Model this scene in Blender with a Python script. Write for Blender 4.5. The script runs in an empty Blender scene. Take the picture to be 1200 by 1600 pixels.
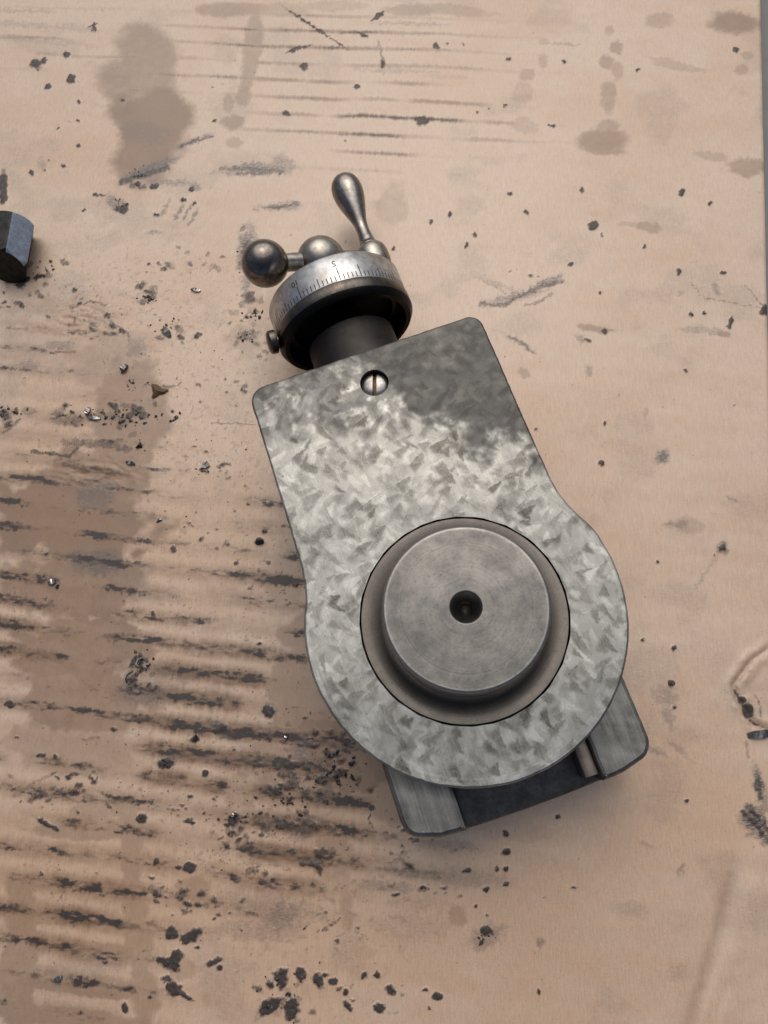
import bpy, bmesh, math, random
import numpy as np
from mathutils import Vector, Matrix
from mathutils.geometry import delaunay_2d_cdt
random.seed(7); rng = np.random.default_rng(7)
S = 0.01                      # script lengths are millimetres, 1 Blender unit = 100 mm
scene = bpy.context.scene
COL = scene.collection

# ------------------------------------------------------------------ camera
FPX, CAMH = 1200.0, 290.0     # focal length in photo pixels, height over the cardboard in mm
dn = np.array([88.0, -352.0, -FPX]); dn /= np.linalg.norm(dn)
zc = -dn; yc = np.array([0, 1.0, 0]); yc = yc - zc*yc.dot(zc); yc /= np.linalg.norm(yc); xc = np.cross(yc, zc)
RM = np.stack([xc, yc, zc], 1)                       # world -> camera
CPOS = np.array([0, 0, CAMH])
cam = bpy.data.cameras.new('camera'); camo = bpy.data.objects.new('camera', cam); COL.objects.link(camo)
cam.sensor_fit = 'VERTICAL'; cam.sensor_height = 36.0; cam.lens = 36.0*FPX/1600.0
cam.clip_start = 0.05; cam.clip_end = 500
R4 = Matrix([[float(RM[j][i]) for j in range(3)] for i in range(3)]).to_4x4()
camo.matrix_world = Matrix.Translation(Vector(CPOS*S)) @ R4
cam.dof.use_dof = True; cam.dof.focus_distance = 2.42; cam.dof.aperture_fstop = 0.9*10
scene.camera = camo

# ------------------------------------------------------------------ light
SUN_EL, SUN_AZ = math.radians(57), math.radians(92)  # azimuth: direction towards the sun, from +x counter-clockwise
w = bpy.data.worlds.new('World'); scene.world = w; w.use_nodes = True
nt = w.node_tree; bg = nt.nodes['Background']
sky = nt.nodes.new('ShaderNodeTexSky'); sky.sky_type = 'NISHITA'; sky.sun_disc = False
sky.sun_elevation = SUN_EL; sky.sun_rotation = math.pi/2 - SUN_AZ
sky.air_density = 0.8; sky.dust_density = 7.0; sky.ozone_density = 0.6
nt.links.new(sky.outputs[0], bg.inputs[0]); bg.inputs[1].default_value = 0.10
sl = bpy.data.lights.new('sun', 'SUN'); sl.energy = 1.45; sl.angle = math.radians(76); sl.color = (1.0, 1.0, 0.955)
so = bpy.data.objects.new('sun', sl); COL.objects.link(so)
sd = Vector((math.cos(SUN_EL)*math.cos(SUN_AZ), math.cos(SUN_EL)*math.sin(SUN_AZ), math.sin(SUN_EL)))
so.rotation_euler = sd.to_track_quat('Z', 'Y').to_euler(); so.location = sd*20
scene.view_settings.view_transform = 'Standard'; scene.view_settings.look = 'None'
scene.view_settings.exposure = -0.34; scene.view_settings.gamma = 1
scene.cycles.use_denoising = True

# ------------------------------------------------------------------ numbers helpers
def PX(p):                    # world mm -> photo pixel (used only to read off where a stain belongs)
    c = (np.asarray(p, float)-CPOS)@RM.T
    return np.stack([600-FPX*c[..., 0]/c[..., 2], 800+FPX*c[..., 1]/c[..., 2]], -1)
def UN(px, py, z=0.0):        # photo pixel at a height -> world mm
    r = np.array([px-600, -(py-800), -FPX])@RM
    return CPOS + r*((z-CAMH)/r[2])
_tab = rng.random((8, 256, 256))
def vn(x, y, seed=0):
    T = _tab[seed % 8]; x = np.asarray(x)+seed*17.3; y = np.asarray(y)+seed*9.1
    xi = np.floor(x).astype(int); yi = np.floor(y).astype(int); fx = x-xi; fy = y-yi
    fx = fx*fx*(3-2*fx); fy = fy*fy*(3-2*fy)
    a = T[yi & 255, xi & 255]; b = T[yi & 255, (xi+1) & 255]; c = T[(yi+1) & 255, xi & 255]; d = T[(yi+1) & 255, (xi+1) & 255]
    return (a*(1-fx)+b*fx)*(1-fy)+(c*(1-fx)+d*fx)*fy
def fbm(x, y, seed=0, o=4):
    s = 0; a = 0.5; t = 0
    for i in range(o):
        s = s+a*vn(x*2**i, y*2**i, seed+i); t += a; a *= 0.55
    return s/t
def sst(a, b, x):
    t = np.clip((x-a)/(b-a), 0, 1); return t*t*(3-2*t)

# ------------------------------------------------------------------ object helpers
def link(name, me, mats=None, parent=None, smooth=None):
    o = bpy.data.objects.new(name, me); COL.objects.link(o)
    if mats:
        for m in (mats if isinstance(mats, (list, tuple)) else [mats]): me.materials.append(m)
    if parent: o.parent = parent
    if smooth is not None:
        me.shade_smooth()
        if smooth < 180: me.set_sharp_from_angle(angle=math.radians(smooth))
    return o
def mesh(name, V, F, mats=None, parent=None, smooth=35):
    me = bpy.data.meshes.new(name); me.from_pydata([tuple(float(c)*S for c in v) for v in V], [], F); me.update()
    return link(name, me, mats, parent, smooth)
def thing(name, label, cat, loc=(0, 0, 0), group=None):
    o = bpy.data.objects.new(name, None); COL.objects.link(o); o.empty_display_size = 0.05
    o.location = Vector(loc)*S; tag(o, label, cat, group); return o
def tag(o, label, cat, group=None):
    o['label'] = label; o['category'] = cat
    if group: o['group'] = group
    return o
def fix_normals(me):
    bm = bmesh.new(); bm.from_mesh(me); bmesh.ops.recalc_face_normals(bm, faces=bm.faces); bm.to_mesh(me); bm.free()

# machine frame: u across the slide, v along the slide towards the dial, z up; origin under the ring centre
AZ = math.radians(110)
AV = np.array([math.cos(AZ), math.sin(AZ), 0]); BU = np.array([math.sin(AZ), -math.cos(AZ), 0]); ZV = np.array([0, 0, 1.0])
ORG = UN(725, 965, 50); ORG[2] = 0
FR = Matrix(((BU[0], AV[0], 0), (BU[1], AV[1], 0), (0, 0, 1))).to_4x4()

# ------------------------------------------------------------------ material helpers
class NB:
    def __init__(s, name):
        s.m = bpy.data.materials.new(name); s.m.use_nodes = True; s.t = s.m.node_tree
        s.b = s.t.nodes['Principled BSDF']; s.tc = s.t.nodes.new('ShaderNodeTexCoord')
    def n(s, ty, **kw):
        x = s.t.nodes.new(ty)
        for k, v in kw.items(): setattr(x, k, v)
        return x
    def l(s, a, b): s.t.links.new(a, b)
    def setin(s, x, i, v):
        if hasattr(v, 'is_output') or isinstance(v, bpy.types.NodeSocket): s.l(v, x.inputs[i])
        else: x.inputs[i].default_value = v
    def math(s, op, a, b=0.0, clamp=False):
        x = s.n('ShaderNodeMath', operation=op, use_clamp=clamp); s.setin(x, 0, a); s.setin(x, 1, b); return x.outputs[0]
    def mapr(s, v, a, b, c=0.0, d=1.0):
        x = s.n('ShaderNodeMapRange'); s.setin(x, 0, v); s.setin(x, 1, a); s.setin(x, 2, b); s.setin(x, 3, c); s.setin(x, 4, d); return x.outputs[0]
    def noise(s, scale, detail=4, rough=0.55, vec=None, sc=None, dist=0.0, rot=None):
        x = s.n('ShaderNodeTexNoise'); x.inputs['Scale'].default_value = scale; x.inputs['Detail'].default_value = detail
        x.inputs['Roughness'].default_value = rough; x.inputs['Distortion'].default_value = dist
        v = vec if vec is not None else s.tc.outputs['Object']
        if sc is not None or rot is not None:
            mp = s.n('ShaderNodeMapping'); s.l(v, mp.inputs[0])
            if sc is not None: mp.inputs['Scale'].default_value = sc
            if rot is not None: mp.inputs['Rotation'].default_value = rot
            v = mp.outputs[0]
        s.l(v, x.inputs['Vector']); return x.outputs['Fac']
    def mix(s, f, a, b, blend='MIX'):
        x = s.n('ShaderNodeMix', data_type='RGBA', blend_type=blend)
        s.setin(x, 0, f)
        for i, v in ((6, a), (7, b)):
            if isinstance(v, (tuple, list)): x.inputs[i].default_value = (*v[:3], 1)
            else: s.l(v, x.inputs[i])
        return x.outputs[2]
    def bump(s, h, strength=0.3, dist=0.001, nrm=None):
        x = s.n('ShaderNodeBump'); x.inputs['Strength'].default_value = strength; x.inputs['Distance'].default_value = dist
        s.l(h, x.inputs['Height'])
        if nrm is not None: s.l(nrm, x.inputs['Normal'])
        s.l(x.outputs[0], s.b.inputs['Normal']); return x.outputs[0]
    def attr(s, name):
        x = s.n('ShaderNodeAttribute'); x.attribute_name = name; return x
    def out(s, color=None, rough=None, metal=None, spec=None):
        for k, v in (('Base Color', color), ('Roughness', rough), ('Metallic', metal), ('Specular IOR Level', spec)):
            if v is None: continue
            if isinstance(v, tuple): s.b.inputs[k].default_value = (*v, 1)
            elif isinstance(v, (int, float)): s.b.inputs[k].default_value = v
            else: s.l(v, s.b.inputs[k])
        return s.m

def steel(name, light, dark, rough=(0.28, 0.5), scale=30, grime=0.35, stretch=(1, 1, 1), rust=None, bump=0.15, fine=400, spec=None, metal=1.0):
    k = NB(name)
    a = k.noise(scale, 5, 0.6); b = k.noise(fine, 3, 0.6, sc=stretch); c = k.noise(scale*3.1, 4, 0.65)
    col = k.mix(k.mapr(a, 0.35, 0.68), light, dark)
    g = k.mapr(c, 0.62-grime*0.3, 0.72)
    col = k.mix(k.math('MULTIPLY', g, 0.6), col, tuple(x*0.35 for x in dark))
    if rust: col = k.mix(k.math('MULTIPLY', k.mapr(k.noise(scale*1.7, 4, 0.6, sc=(1.3, 1, 1)), 0.52, 0.7), 0.75), col, rust)
    col = k.mix(0.25, col, k.mix(b, tuple(x*0.6 for x in light), tuple(min(1, x*1.4) for x in light)))
    r = k.mapr(k.math('ADD', k.math('MULTIPLY', a, 0.5), k.math('MULTIPLY', b, 0.5)), 0.3, 0.7, rough[0], rough[1])
    k.bump(k.math('ADD', b, k.math('MULTIPLY', c, 0.6)), bump, 0.0009)
    return k.out(col, r, metal)
M_side = steel('cast_iron_side', (0.16, 0.15, 0.14), (0.07, 0.065, 0.06), (0.4, 0.6))
M_dial = steel('satin_dial_steel', (0.66, 0.68, 0.69), (0.22, 0.22, 0.22), (0.30, 0.45), 14, 0.5, rust=(0.26, 0.21, 0.18))
M_collar = steel('oily_collar_steel', (0.13, 0.12, 0.11), (0.045, 0.043, 0.042), (0.25, 0.42), 18, 0.3, rust=(0.20, 0.13, 0.09))
M_black = steel('shaded_oily_recess', (0.02, 0.02, 0.02), (0.012, 0.012, 0.012), (0.35, 0.6), 30)  # near black: cast shadow in the recess put into the colour
M_brack = steel('dull_grey_brown_casting', (0.060, 0.055, 0.053), (0.040, 0.037, 0.036), (0.5, 0.65), 8, 0.1)
M_ball = steel('brown_polished_steel', (0.27, 0.245, 0.23), (0.075, 0.065, 0.06), (0.15, 0.30), 22, 0.6, rust=(0.13, 0.08, 0.055), bump=0.14)
M_hub = steel('worn_hub_steel', (0.42, 0.40, 0.36), (0.14, 0.125, 0.11), (0.24, 0.4), 20, 0.3, bump=0.08)
M_grip = steel('polished_grip_steel', (0.33, 0.31, 0.29), (0.12, 0.11, 0.10), (0.2, 0.34), 24, 0.45, bump=0.12)
M_chan = steel('dark_oily_channel_floor', (0.19, 0.18, 0.16), (0.06, 0.057, 0.052), (0.45, 0.62), 22, 0.4, stretch=(1, 0.1, 1), fine=150)
M_gib = steel('brown_gib_steel', (0.22, 0.19, 0.165), (0.13, 0.11, 0.10), (0.35, 0.5), 25, 0.2, stretch=(1, 0.05, 1))
M_screw = steel('screw_steel', (0.42, 0.41, 0.40), (0.18, 0.16, 0.15), (0.22, 0.4), 60, 0.4)
M_slot = steel('rusty_slot', (0.16, 0.12, 0.08), (0.07, 0.05, 0.035), (0.5, 0.7), 60)
M_nutlit = steel('scuffed_skylit_steel', (0.36, 0.44, 0.56), (0.20, 0.25, 0.33), (0.45, 0.6), 40, 0.5, fine=160, metal=0.55)  # sky light on the flat put into the blue-grey base colour
M_nutd = steel('black_greasy_steel', (0.035, 0.037, 0.035), (0.015, 0.016, 0.016), (0.35, 0.55), 30)
M_mark = NB('engraving_black').out((0.012, 0.012, 0.013), 0.6, 0.0)
M_chip = steel('bright_swarf', (0.5, 0.5, 0.49), (0.10, 0.10, 0.10), (0.2, 0.35), 120)
def grimem(name, c, rough=0.55):
    k = NB(name); col = k.mix(k.noise(120, 3), c, tuple(x*0.45 for x in c)); k.bump(k.noise(260, 3), 0.6, 0.002); return k.out(col, rough, 0.0)
M_dchip = steel('dull_dark_swarf', (0.22, 0.215, 0.21), (0.06, 0.058, 0.055), (0.3, 0.5), 90)
M_grit = grimem('oily_black_grit', (0.035, 0.034, 0.034), 0.4)
M_leaf = grimem('brown_flake', (0.14, 0.075, 0.03), 0.6)

# turned faces: fine concentric marks round the object's own z axis
def turned(name, light, dark, rough, amt=0.35, ringscale=2.6, rim=False):
    k = NB(name); sp = k.n('ShaderNodeSeparateXYZ'); k.l(k.tc.outputs['Object'], sp.inputs[0])
    x2 = k.math('MULTIPLY', sp.outputs[0], sp.outputs[0]); y2 = k.math('MULTIPLY', sp.outputs[1], sp.outputs[1])
    r = k.math('SQRT', k.math('ADD', x2, y2)); cb = k.n('ShaderNodeCombineXYZ'); k.l(r, cb.inputs[0])
    k.l(k.math('MULTIPLY', sp.outputs[2], 0.3), cb.inputs[2])
    rings = k.noise(ringscale*60, 3, 0.7, vec=cb.outputs[0])
    bl = k.noise(9, 5, 0.6); fn = k.noise(120, 4, 0.7)
    col = k.mix(k.mapr(k.math('ADD', k.math('MULTIPLY', bl, 0.6), k.math('MULTIPLY', k.noise(38, 5, 0.7), 0.4)), 0.40, 0.60), light, dark)
    if rim: col = k.mix(k.math('MULTIPLY', k.mapr(k.math('ADD', r, k.math('MULTIPLY', k.noise(50, 3), 0.008)), 0.231, 0.241), 0.55), col, (0.62, 0.61, 0.59))
    col = k.mix(amt, col, k.mix(rings, tuple(x*0.55 for x in light), tuple(min(1, x*1.45) for x in light)))
    col = k.mix(k.math('MULTIPLY', k.mapr(fn, 0.54, 0.70), 0.5), col, tuple(x*0.6 for x in dark))
    k.bump(k.math('ADD', rings, k.math('MULTIPLY', fn, 0.7)), 0.25, 0.0010)
    return k.out(col, k.mapr(bl, 0.3, 0.7, rough[0], rough[1]), 1.0)
M_bosstop = turned('turned_boss_steel', (0.200, 0.194, 0.182), (0.080, 0.082, 0.083), (0.34, 0.5), 0.4, rim=True)
M_flange = turned('turned_flange_steel', (0.15, 0.137, 0.124), (0.105, 0.096, 0.088), (0.32, 0.42), 0.45)

def steel_attr(name, rough0=0.40):                 # hand-scraped surface: attribute 'scrape' R = brightness, G = dark tint and oil mottling, B = gloss
    k = NB(name); at = k.attr('scrape'); sp = k.n('ShaderNodeSeparateColor'); k.l(at.outputs['Color'], sp.inputs[0])
    fn = k.noise(160, 5, 0.75); fl = k.noise(45, 5, 0.7, sc=(5, 0.4, 1), rot=(0, 0, -0.55), dist=0.3); fl2 = k.noise(14, 4, 0.6)
    lum = k.math('ADD', sp.outputs[0], k.math('MULTIPLY', k.math('SUBTRACT', k.math('ADD', fl, fl2), 1.0), 0.42))
    lum = k.math('ADD', lum, k.math('MULTIPLY', k.math('SUBTRACT', fn, 0.5), 0.45))
    col = k.mix(k.mapr(lum, 0.0, 1.0), (0.050, 0.044, 0.034), (0.395, 0.405, 0.39))
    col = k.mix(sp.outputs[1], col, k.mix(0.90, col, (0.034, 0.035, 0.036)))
    r = k.math('ADD', k.mapr(sp.outputs[2], 0, 1, rough0+0.12, rough0-0.04), k.math('MULTIPLY', k.math('SUBTRACT', fn, 0.5), 0.1))
    k.bump(k.math('ADD', fl, fl2), 0.2, 0.0015)
    return k.out(col, r, 1.0)
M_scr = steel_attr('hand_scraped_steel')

# ------------------------------------------------------------------ cardboard sheet
A5 = math.radians(-5.5)
E1 = np.array([math.cos(A5), math.sin(A5)]); E2 = np.array([-math.sin(A5), math.cos(A5)])
EDGE = 117.2                                                        # right edge of the sheet along E1
FK = np.array([-230, -104.4, -55, 22.5, 51.4, 262.3, 311.9, 500.]); FI = np.array([-12.7, 0, 5, 13, 16, 37, 42, 61.0])

W0, H0, MG = 1200, 1600, 60
def canvas(): return np.zeros((H0+2*MG, W0+2*MG), np.float32)
yy, xx = np.mgrid[0:H0+2*MG, 0:W0+2*MG].astype(np.float32); xx -= MG; yy -= MG
n_big = fbm(xx/38, yy/30, 1, 3); n_mid = fbm(xx/14, yy/11, 2, 3); n_fine = fbm(xx/4.5, yy/4.0, 3, 3)
def win(x, y, r):
    x0 = max(0, int(x-r+MG)); x1 = min(W0+2*MG, int(x+r+MG)+1); y0 = max(0, int(y-r+MG)); y1 = min(H0+2*MG, int(y+r+MG)+1)
    return (slice(y0, y1), slice(x0, x1)) if x1 > x0 and y1 > y0 else None
def blob(C, x, y, rx, ry, ang=0, amp=1.0, soft=0.3, rag=0.5, fine=0.0):
    w_ = win(x, y, max(rx, ry)*2.0+4)
    if not w_: return
    X = xx[w_]-x; Y = yy[w_]-y; c, s = math.cos(math.radians(ang)), math.sin(math.radians(ang))
    a = (X*c+Y*s)/rx; b = (-X*s+Y*c)/ry
    d = np.sqrt(a*a+b*b)+rag*((n_big if max(rx, ry) > 35 else n_mid)[w_]-0.5)*2+fine*(n_fine[w_]-0.5)*2
    C[w_] = np.maximum(C[w_], amp*sst(1+soft, 1-soft, d))
def stroke(C, pts, wd, amp=1.0, soft=0.5, rag=0.6):
    for (xa, ya), (xb, yb) in zip(pts[:-1], pts[1:]):
        cx, cy = (xa+xb)/2, (ya+yb)/2; L = math.hypot(xb-xa, yb-ya); w_ = win(cx, cy, L/2+wd*3)
        if not w_: continue
        X = xx[w_]; Y = yy[w_]; t = np.clip(((X-xa)*(xb-xa)+(Y-ya)*(yb-ya))/max(L*L, 1e-6), 0, 1)
        d = np.hypot(X-xa-t*(xb-xa), Y-ya-t*(yb-ya))/wd+rag*(n_fine[w_]-0.5)*2.4
        C[w_] = np.maximum(C[w_], amp*sst(1+soft, 1-soft, d))
def cluster(C, x, y, rx, ry, n, s0, s1, amp=0.9, ang=0):
    for _ in range(n):
        if _ % 5 < 1: continue
        px_ = x+random.gauss(0, rx*0.55); py_ = y+random.gauss(0, ry*0.55); s_ = random.uniform(s0, s1)*random.uniform(0.6, 1)
        blob(C, px_, py_, s_*random.uniform(0.9, 2.0), s_, ang+random.uniform(-40, 40), amp*random.uniform(0.45, 1), random.choice([0.3, 0.5, 0.8]), 0.7)
BR, GR, GY = canvas(), canvas(), canvas()     # brown oil and tint, black grime, grey graphite smear

# --- oil stains, and a soft brown patch right of the handle
for a in ((225, 80, 52, 42, 0, .60), (215, 120, 60, 45, 0, .58), (238, 190, 64, 62, 0, .80), (225, 245, 50, 40, 0, .78), (360, 14, 62, 13, 0, .5), (440, 14, 45, 11, 0, .35), (640, 15, 42, 11, 0, .45), (710, 16, 45, 10, 5, .42), (520, 8, 60, 8, 0, .3),
          (395, 60, 15, 45, 5, .5), (388, 110, 13, 40, 12, .5), (380, 148, 12, 18, 10, .5), (355, 75, 22, 26, 0, .25), (356, 160, 9, 16, 0, .45), (362, 192, 20, 13, 0, .55), (366, 223, 14, 9, 0, .4), (385, 250, 60, 20, 0, .18),
          (1148, 33, 46, 18, 3, .75), (1030, 30, 26, 12, 0, .42), (953, 47, 7, 8, 0, .4), (963, 73, 12, 11, 20, .55), (947, 95, 12, 12, 0, .55), (965, 112, 9, 17, 0, .4), (951, 152, 13, 26, 0, .5), (950, 198, 18, 14, 0, .5), (943, 222, 39, 20, 3, .68), (945, 234, 36, 8, 3, .6),
          (848, 95, 8, 12, 0, .35), (824, 116, 14, 9, 0, .45), (817, 145, 18, 20, 0, .3), (820, 195, 26, 12, 8, .3), (852, 64, 9, 6, 0, .3), (1060, 103, 48, 7, 9, .35), (1040, 94, 30, 5, 12, .3), (1168, 86, 9, 6, 0, .4), (1158, 108, 10, 9, 0, .4),
          (1167, 261, 32, 15, 3, .55), (1112, 243, 28, 7, 8, .35), (1015, 354, 24, 8, 8, .55), (985, 350, 22, 4, 3, .35), (745, 22, 50, 5, 0, .25), (880, 68, 30, 3, 3, .4), (612, 320, 26, 34, 10, .35), (700, 120, 40, 4, 4, .2),
          (930, 512, 30, 5, 8, .6), (942, 516, 8, 7, 0, .65), (1132, 522, 13, 5, 8, .55), (820, 582, 12, 7, 25, .5), (1010, 645, 5, 9, 10, .35), (1075, 820, 30, 14, 5, .3), (1130, 858, 10, 9, 0, .5)):
    blob(BR, *a[:5], amp=a[5], soft=0.28, rag=0.35)
for a in ((110, 815, 140, 62, 3, .78), (150, 760, 90, 60, 3, .70), (120, 920, 118, 55, 3, .70), (130, 1010, 105, 55, 3, .68), (140, 1090, 100, 55, 3, .62), (205, 645, 62, 95, 10, .62), (170, 560, 60, 50, 10, .4), (90, 540, 110, 45, 0, .25), (110, 1170, 110, 50, 0, .45),
          (340, 1040, 30, 120, 0, .12), (480, 1060, 60, 110, 10, .6), (545, 1180, 80, 60, 20, .75), (500, 1190, 120, 60, 0, .55), (450, 900, 40, 60, 0, .5), (425, 500, 20, 60, 0, .35), (600, 1250, 60, 40, 20, .5), (380, 1240, 30, 35, 0, .4), (300, 1395, 30, 30, 0, .45), (285, 1515, 20, 20, 0, .3), (520, 1330, 30, 55, -10, .5), (540, 1400, 10, 60, -3, .35), (505, 1300, 40, 40, 0, .3),
          (30, 1420, 24, 55, 0, .5), (30, 1520, 30, 100, 0, .5), (205, 1330, 17, 95, -4, .45), (215, 1460, 22, 90, -5, .42), (228, 1560, 25, 45, 0, .45), (120, 1300, 80, 12, 3, .45), (150, 1265, 50, 15, -6, .4), (110, 1380, 90, 14, 5, .45), (110, 1435, 100, 14, 5, .45), (120, 1480, 100, 15, 6, .45), (100, 1540, 120, 14, 7, .5), (120, 1590, 130, 16, 6, .5),
          (400, 480, 16, 60, 0, .3), (380, 530, 28, 26, 0, .35), (130, 495, 62, 32, 8, .3), (470, 860, 45, 80, 10, .25), (715, 1430, 14, 20, -10, .35), (660, 1240, 40, 30, 0, .2), (800, 1300, 80, 18, 0, .18), (570, 1490, 20, 12, 0, .2)):
    blob(BR, *a[:5], amp=a[5], soft=0.16 if max(a[2], a[3]) > 60 else 0.28, rag=0.45)
# --- grey smears
for a in ((225, 205, 40, 18, 10, .35), (60, 40, 90, 5, 4, .28), (50, 63, 80, 5, 5, .3), (30, 16, 60, 3, 2, .3), (620, 110, 60, 3, 2, .35), (640, 36, 60, 2.5, 2, .4),
          (225, 268, 38, 9, -18, .9), (250, 256, 30, 6, -18, .8), (300, 222, 32, 4, -22, .85), (400, 265, 58, 8, -3, .75), (395, 258, 22, 6, 0, .8), (440, 252, 16, 8, 10, .6), (430, 323, 26, 6, -4, .8), (450, 321, 20, 7, -3, .7), (265, 285, 40, 5, 2, .6), (305, 292, 9, 6, 0, .7),
          (280, 330, 3, 18, 30, .8), (292, 330, 3, 16, 30, .8), (302, 338, 2.5, 14, 30, .75), (258, 325, 3, 18, 28, .6), (182, 318, 18, 10, 40, .75), (240, 362, 14, 4, 0, .6), (65, 255, 8, 11, 0, .35), (385, 395, 14, 34, 5, .9), (385, 440, 5, 40, 5, .7),
          (812, 460, 45, 6, -12, .75), (850, 442, 28, 5, -22, .85), (790, 468, 35, 7, -10, .6), (812, 535, 30, 4, 32, .6), (800, 528, 14, 5, 20, .5), (770, 440, 30, 4, 20, .4), (910, 530, 14, 4, 35, .6), (921, 578, 6, 10, 10, .55), (1120, 452, 7, 10, -20, .6), (1064, 457, 6, 5, 0, .4), (1095, 515, 40, 5, 3, .4),
          (1037, 712, 9, 11, 10, .95), (1145, 780, 10, 3, 25, .6), (1060, 820, 18, 6, 0, .5), (1130, 856, 7, 7, 0, .8), (1100, 900, 3, 35, 35, .3), (1065, 930, 40, 22, 10, .18), (1040, 1085, 20, 16, 20, .45), (1045, 1120, 8, 22, -20, .45), (1022, 1172, 20, 6, 25, .5), (1060, 1170, 26, 4, 40, .4),
          (150, 880, 40, 20, 0, .7), (150, 770, 30, 20, 0, .6), (90, 540, 25, 6, 0, .5), (215, 545, 22, 14, 0, .5), (45, 570, 18, 9, 0, .5), (235, 1060, 50, 22, 0, .35), (225, 1085, 36, 20, 0, .5), (345, 1140, 24, 9, 40, .9), (260, 1190, 14, 9, 0, .9), (420, 1110, 11, 9, 0, .9), (470, 1170, 14, 22, 0, .6),
          (440, 1430, 30, 26, 0, .5), (470, 1300, 20, 15, 0, .4), (400, 1455, 70, 14, 5, .3), (430, 1420, 90, 20, 8, .3), (760, 1465, 26, 18, -20, .45), (845, 1472, 6, 7, 0, .6), (655, 1365, 50, 8, 6, .45), (720, 1370, 60, 16, 4, .35), (700, 1320, 60, 10, 5, .35), (640, 1450, 60, 20, 3, .18), (600, 1385, 40, 9, 5, .4),
          (1066, 1360, 6, 8, 20, .5), (985, 1420, 30, 12, 0, .18), (1060, 1520, 20, 12, 0, .2), (1010, 1320, 18, 5, 30, .25), (1185, 1225, 6, 26, -10, .95), (1180, 1285, 16, 26, -35, 1.0), (1192, 1300, 12, 30, -35, .9), (1172, 1262, 12, 6, 20, 1.0), (1195, 1250, 10, 20, 0, .5)):
    blob(GY, *a[:5], amp=a[5], soft=0.45, rag=0.5, fine=0.35)
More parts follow.
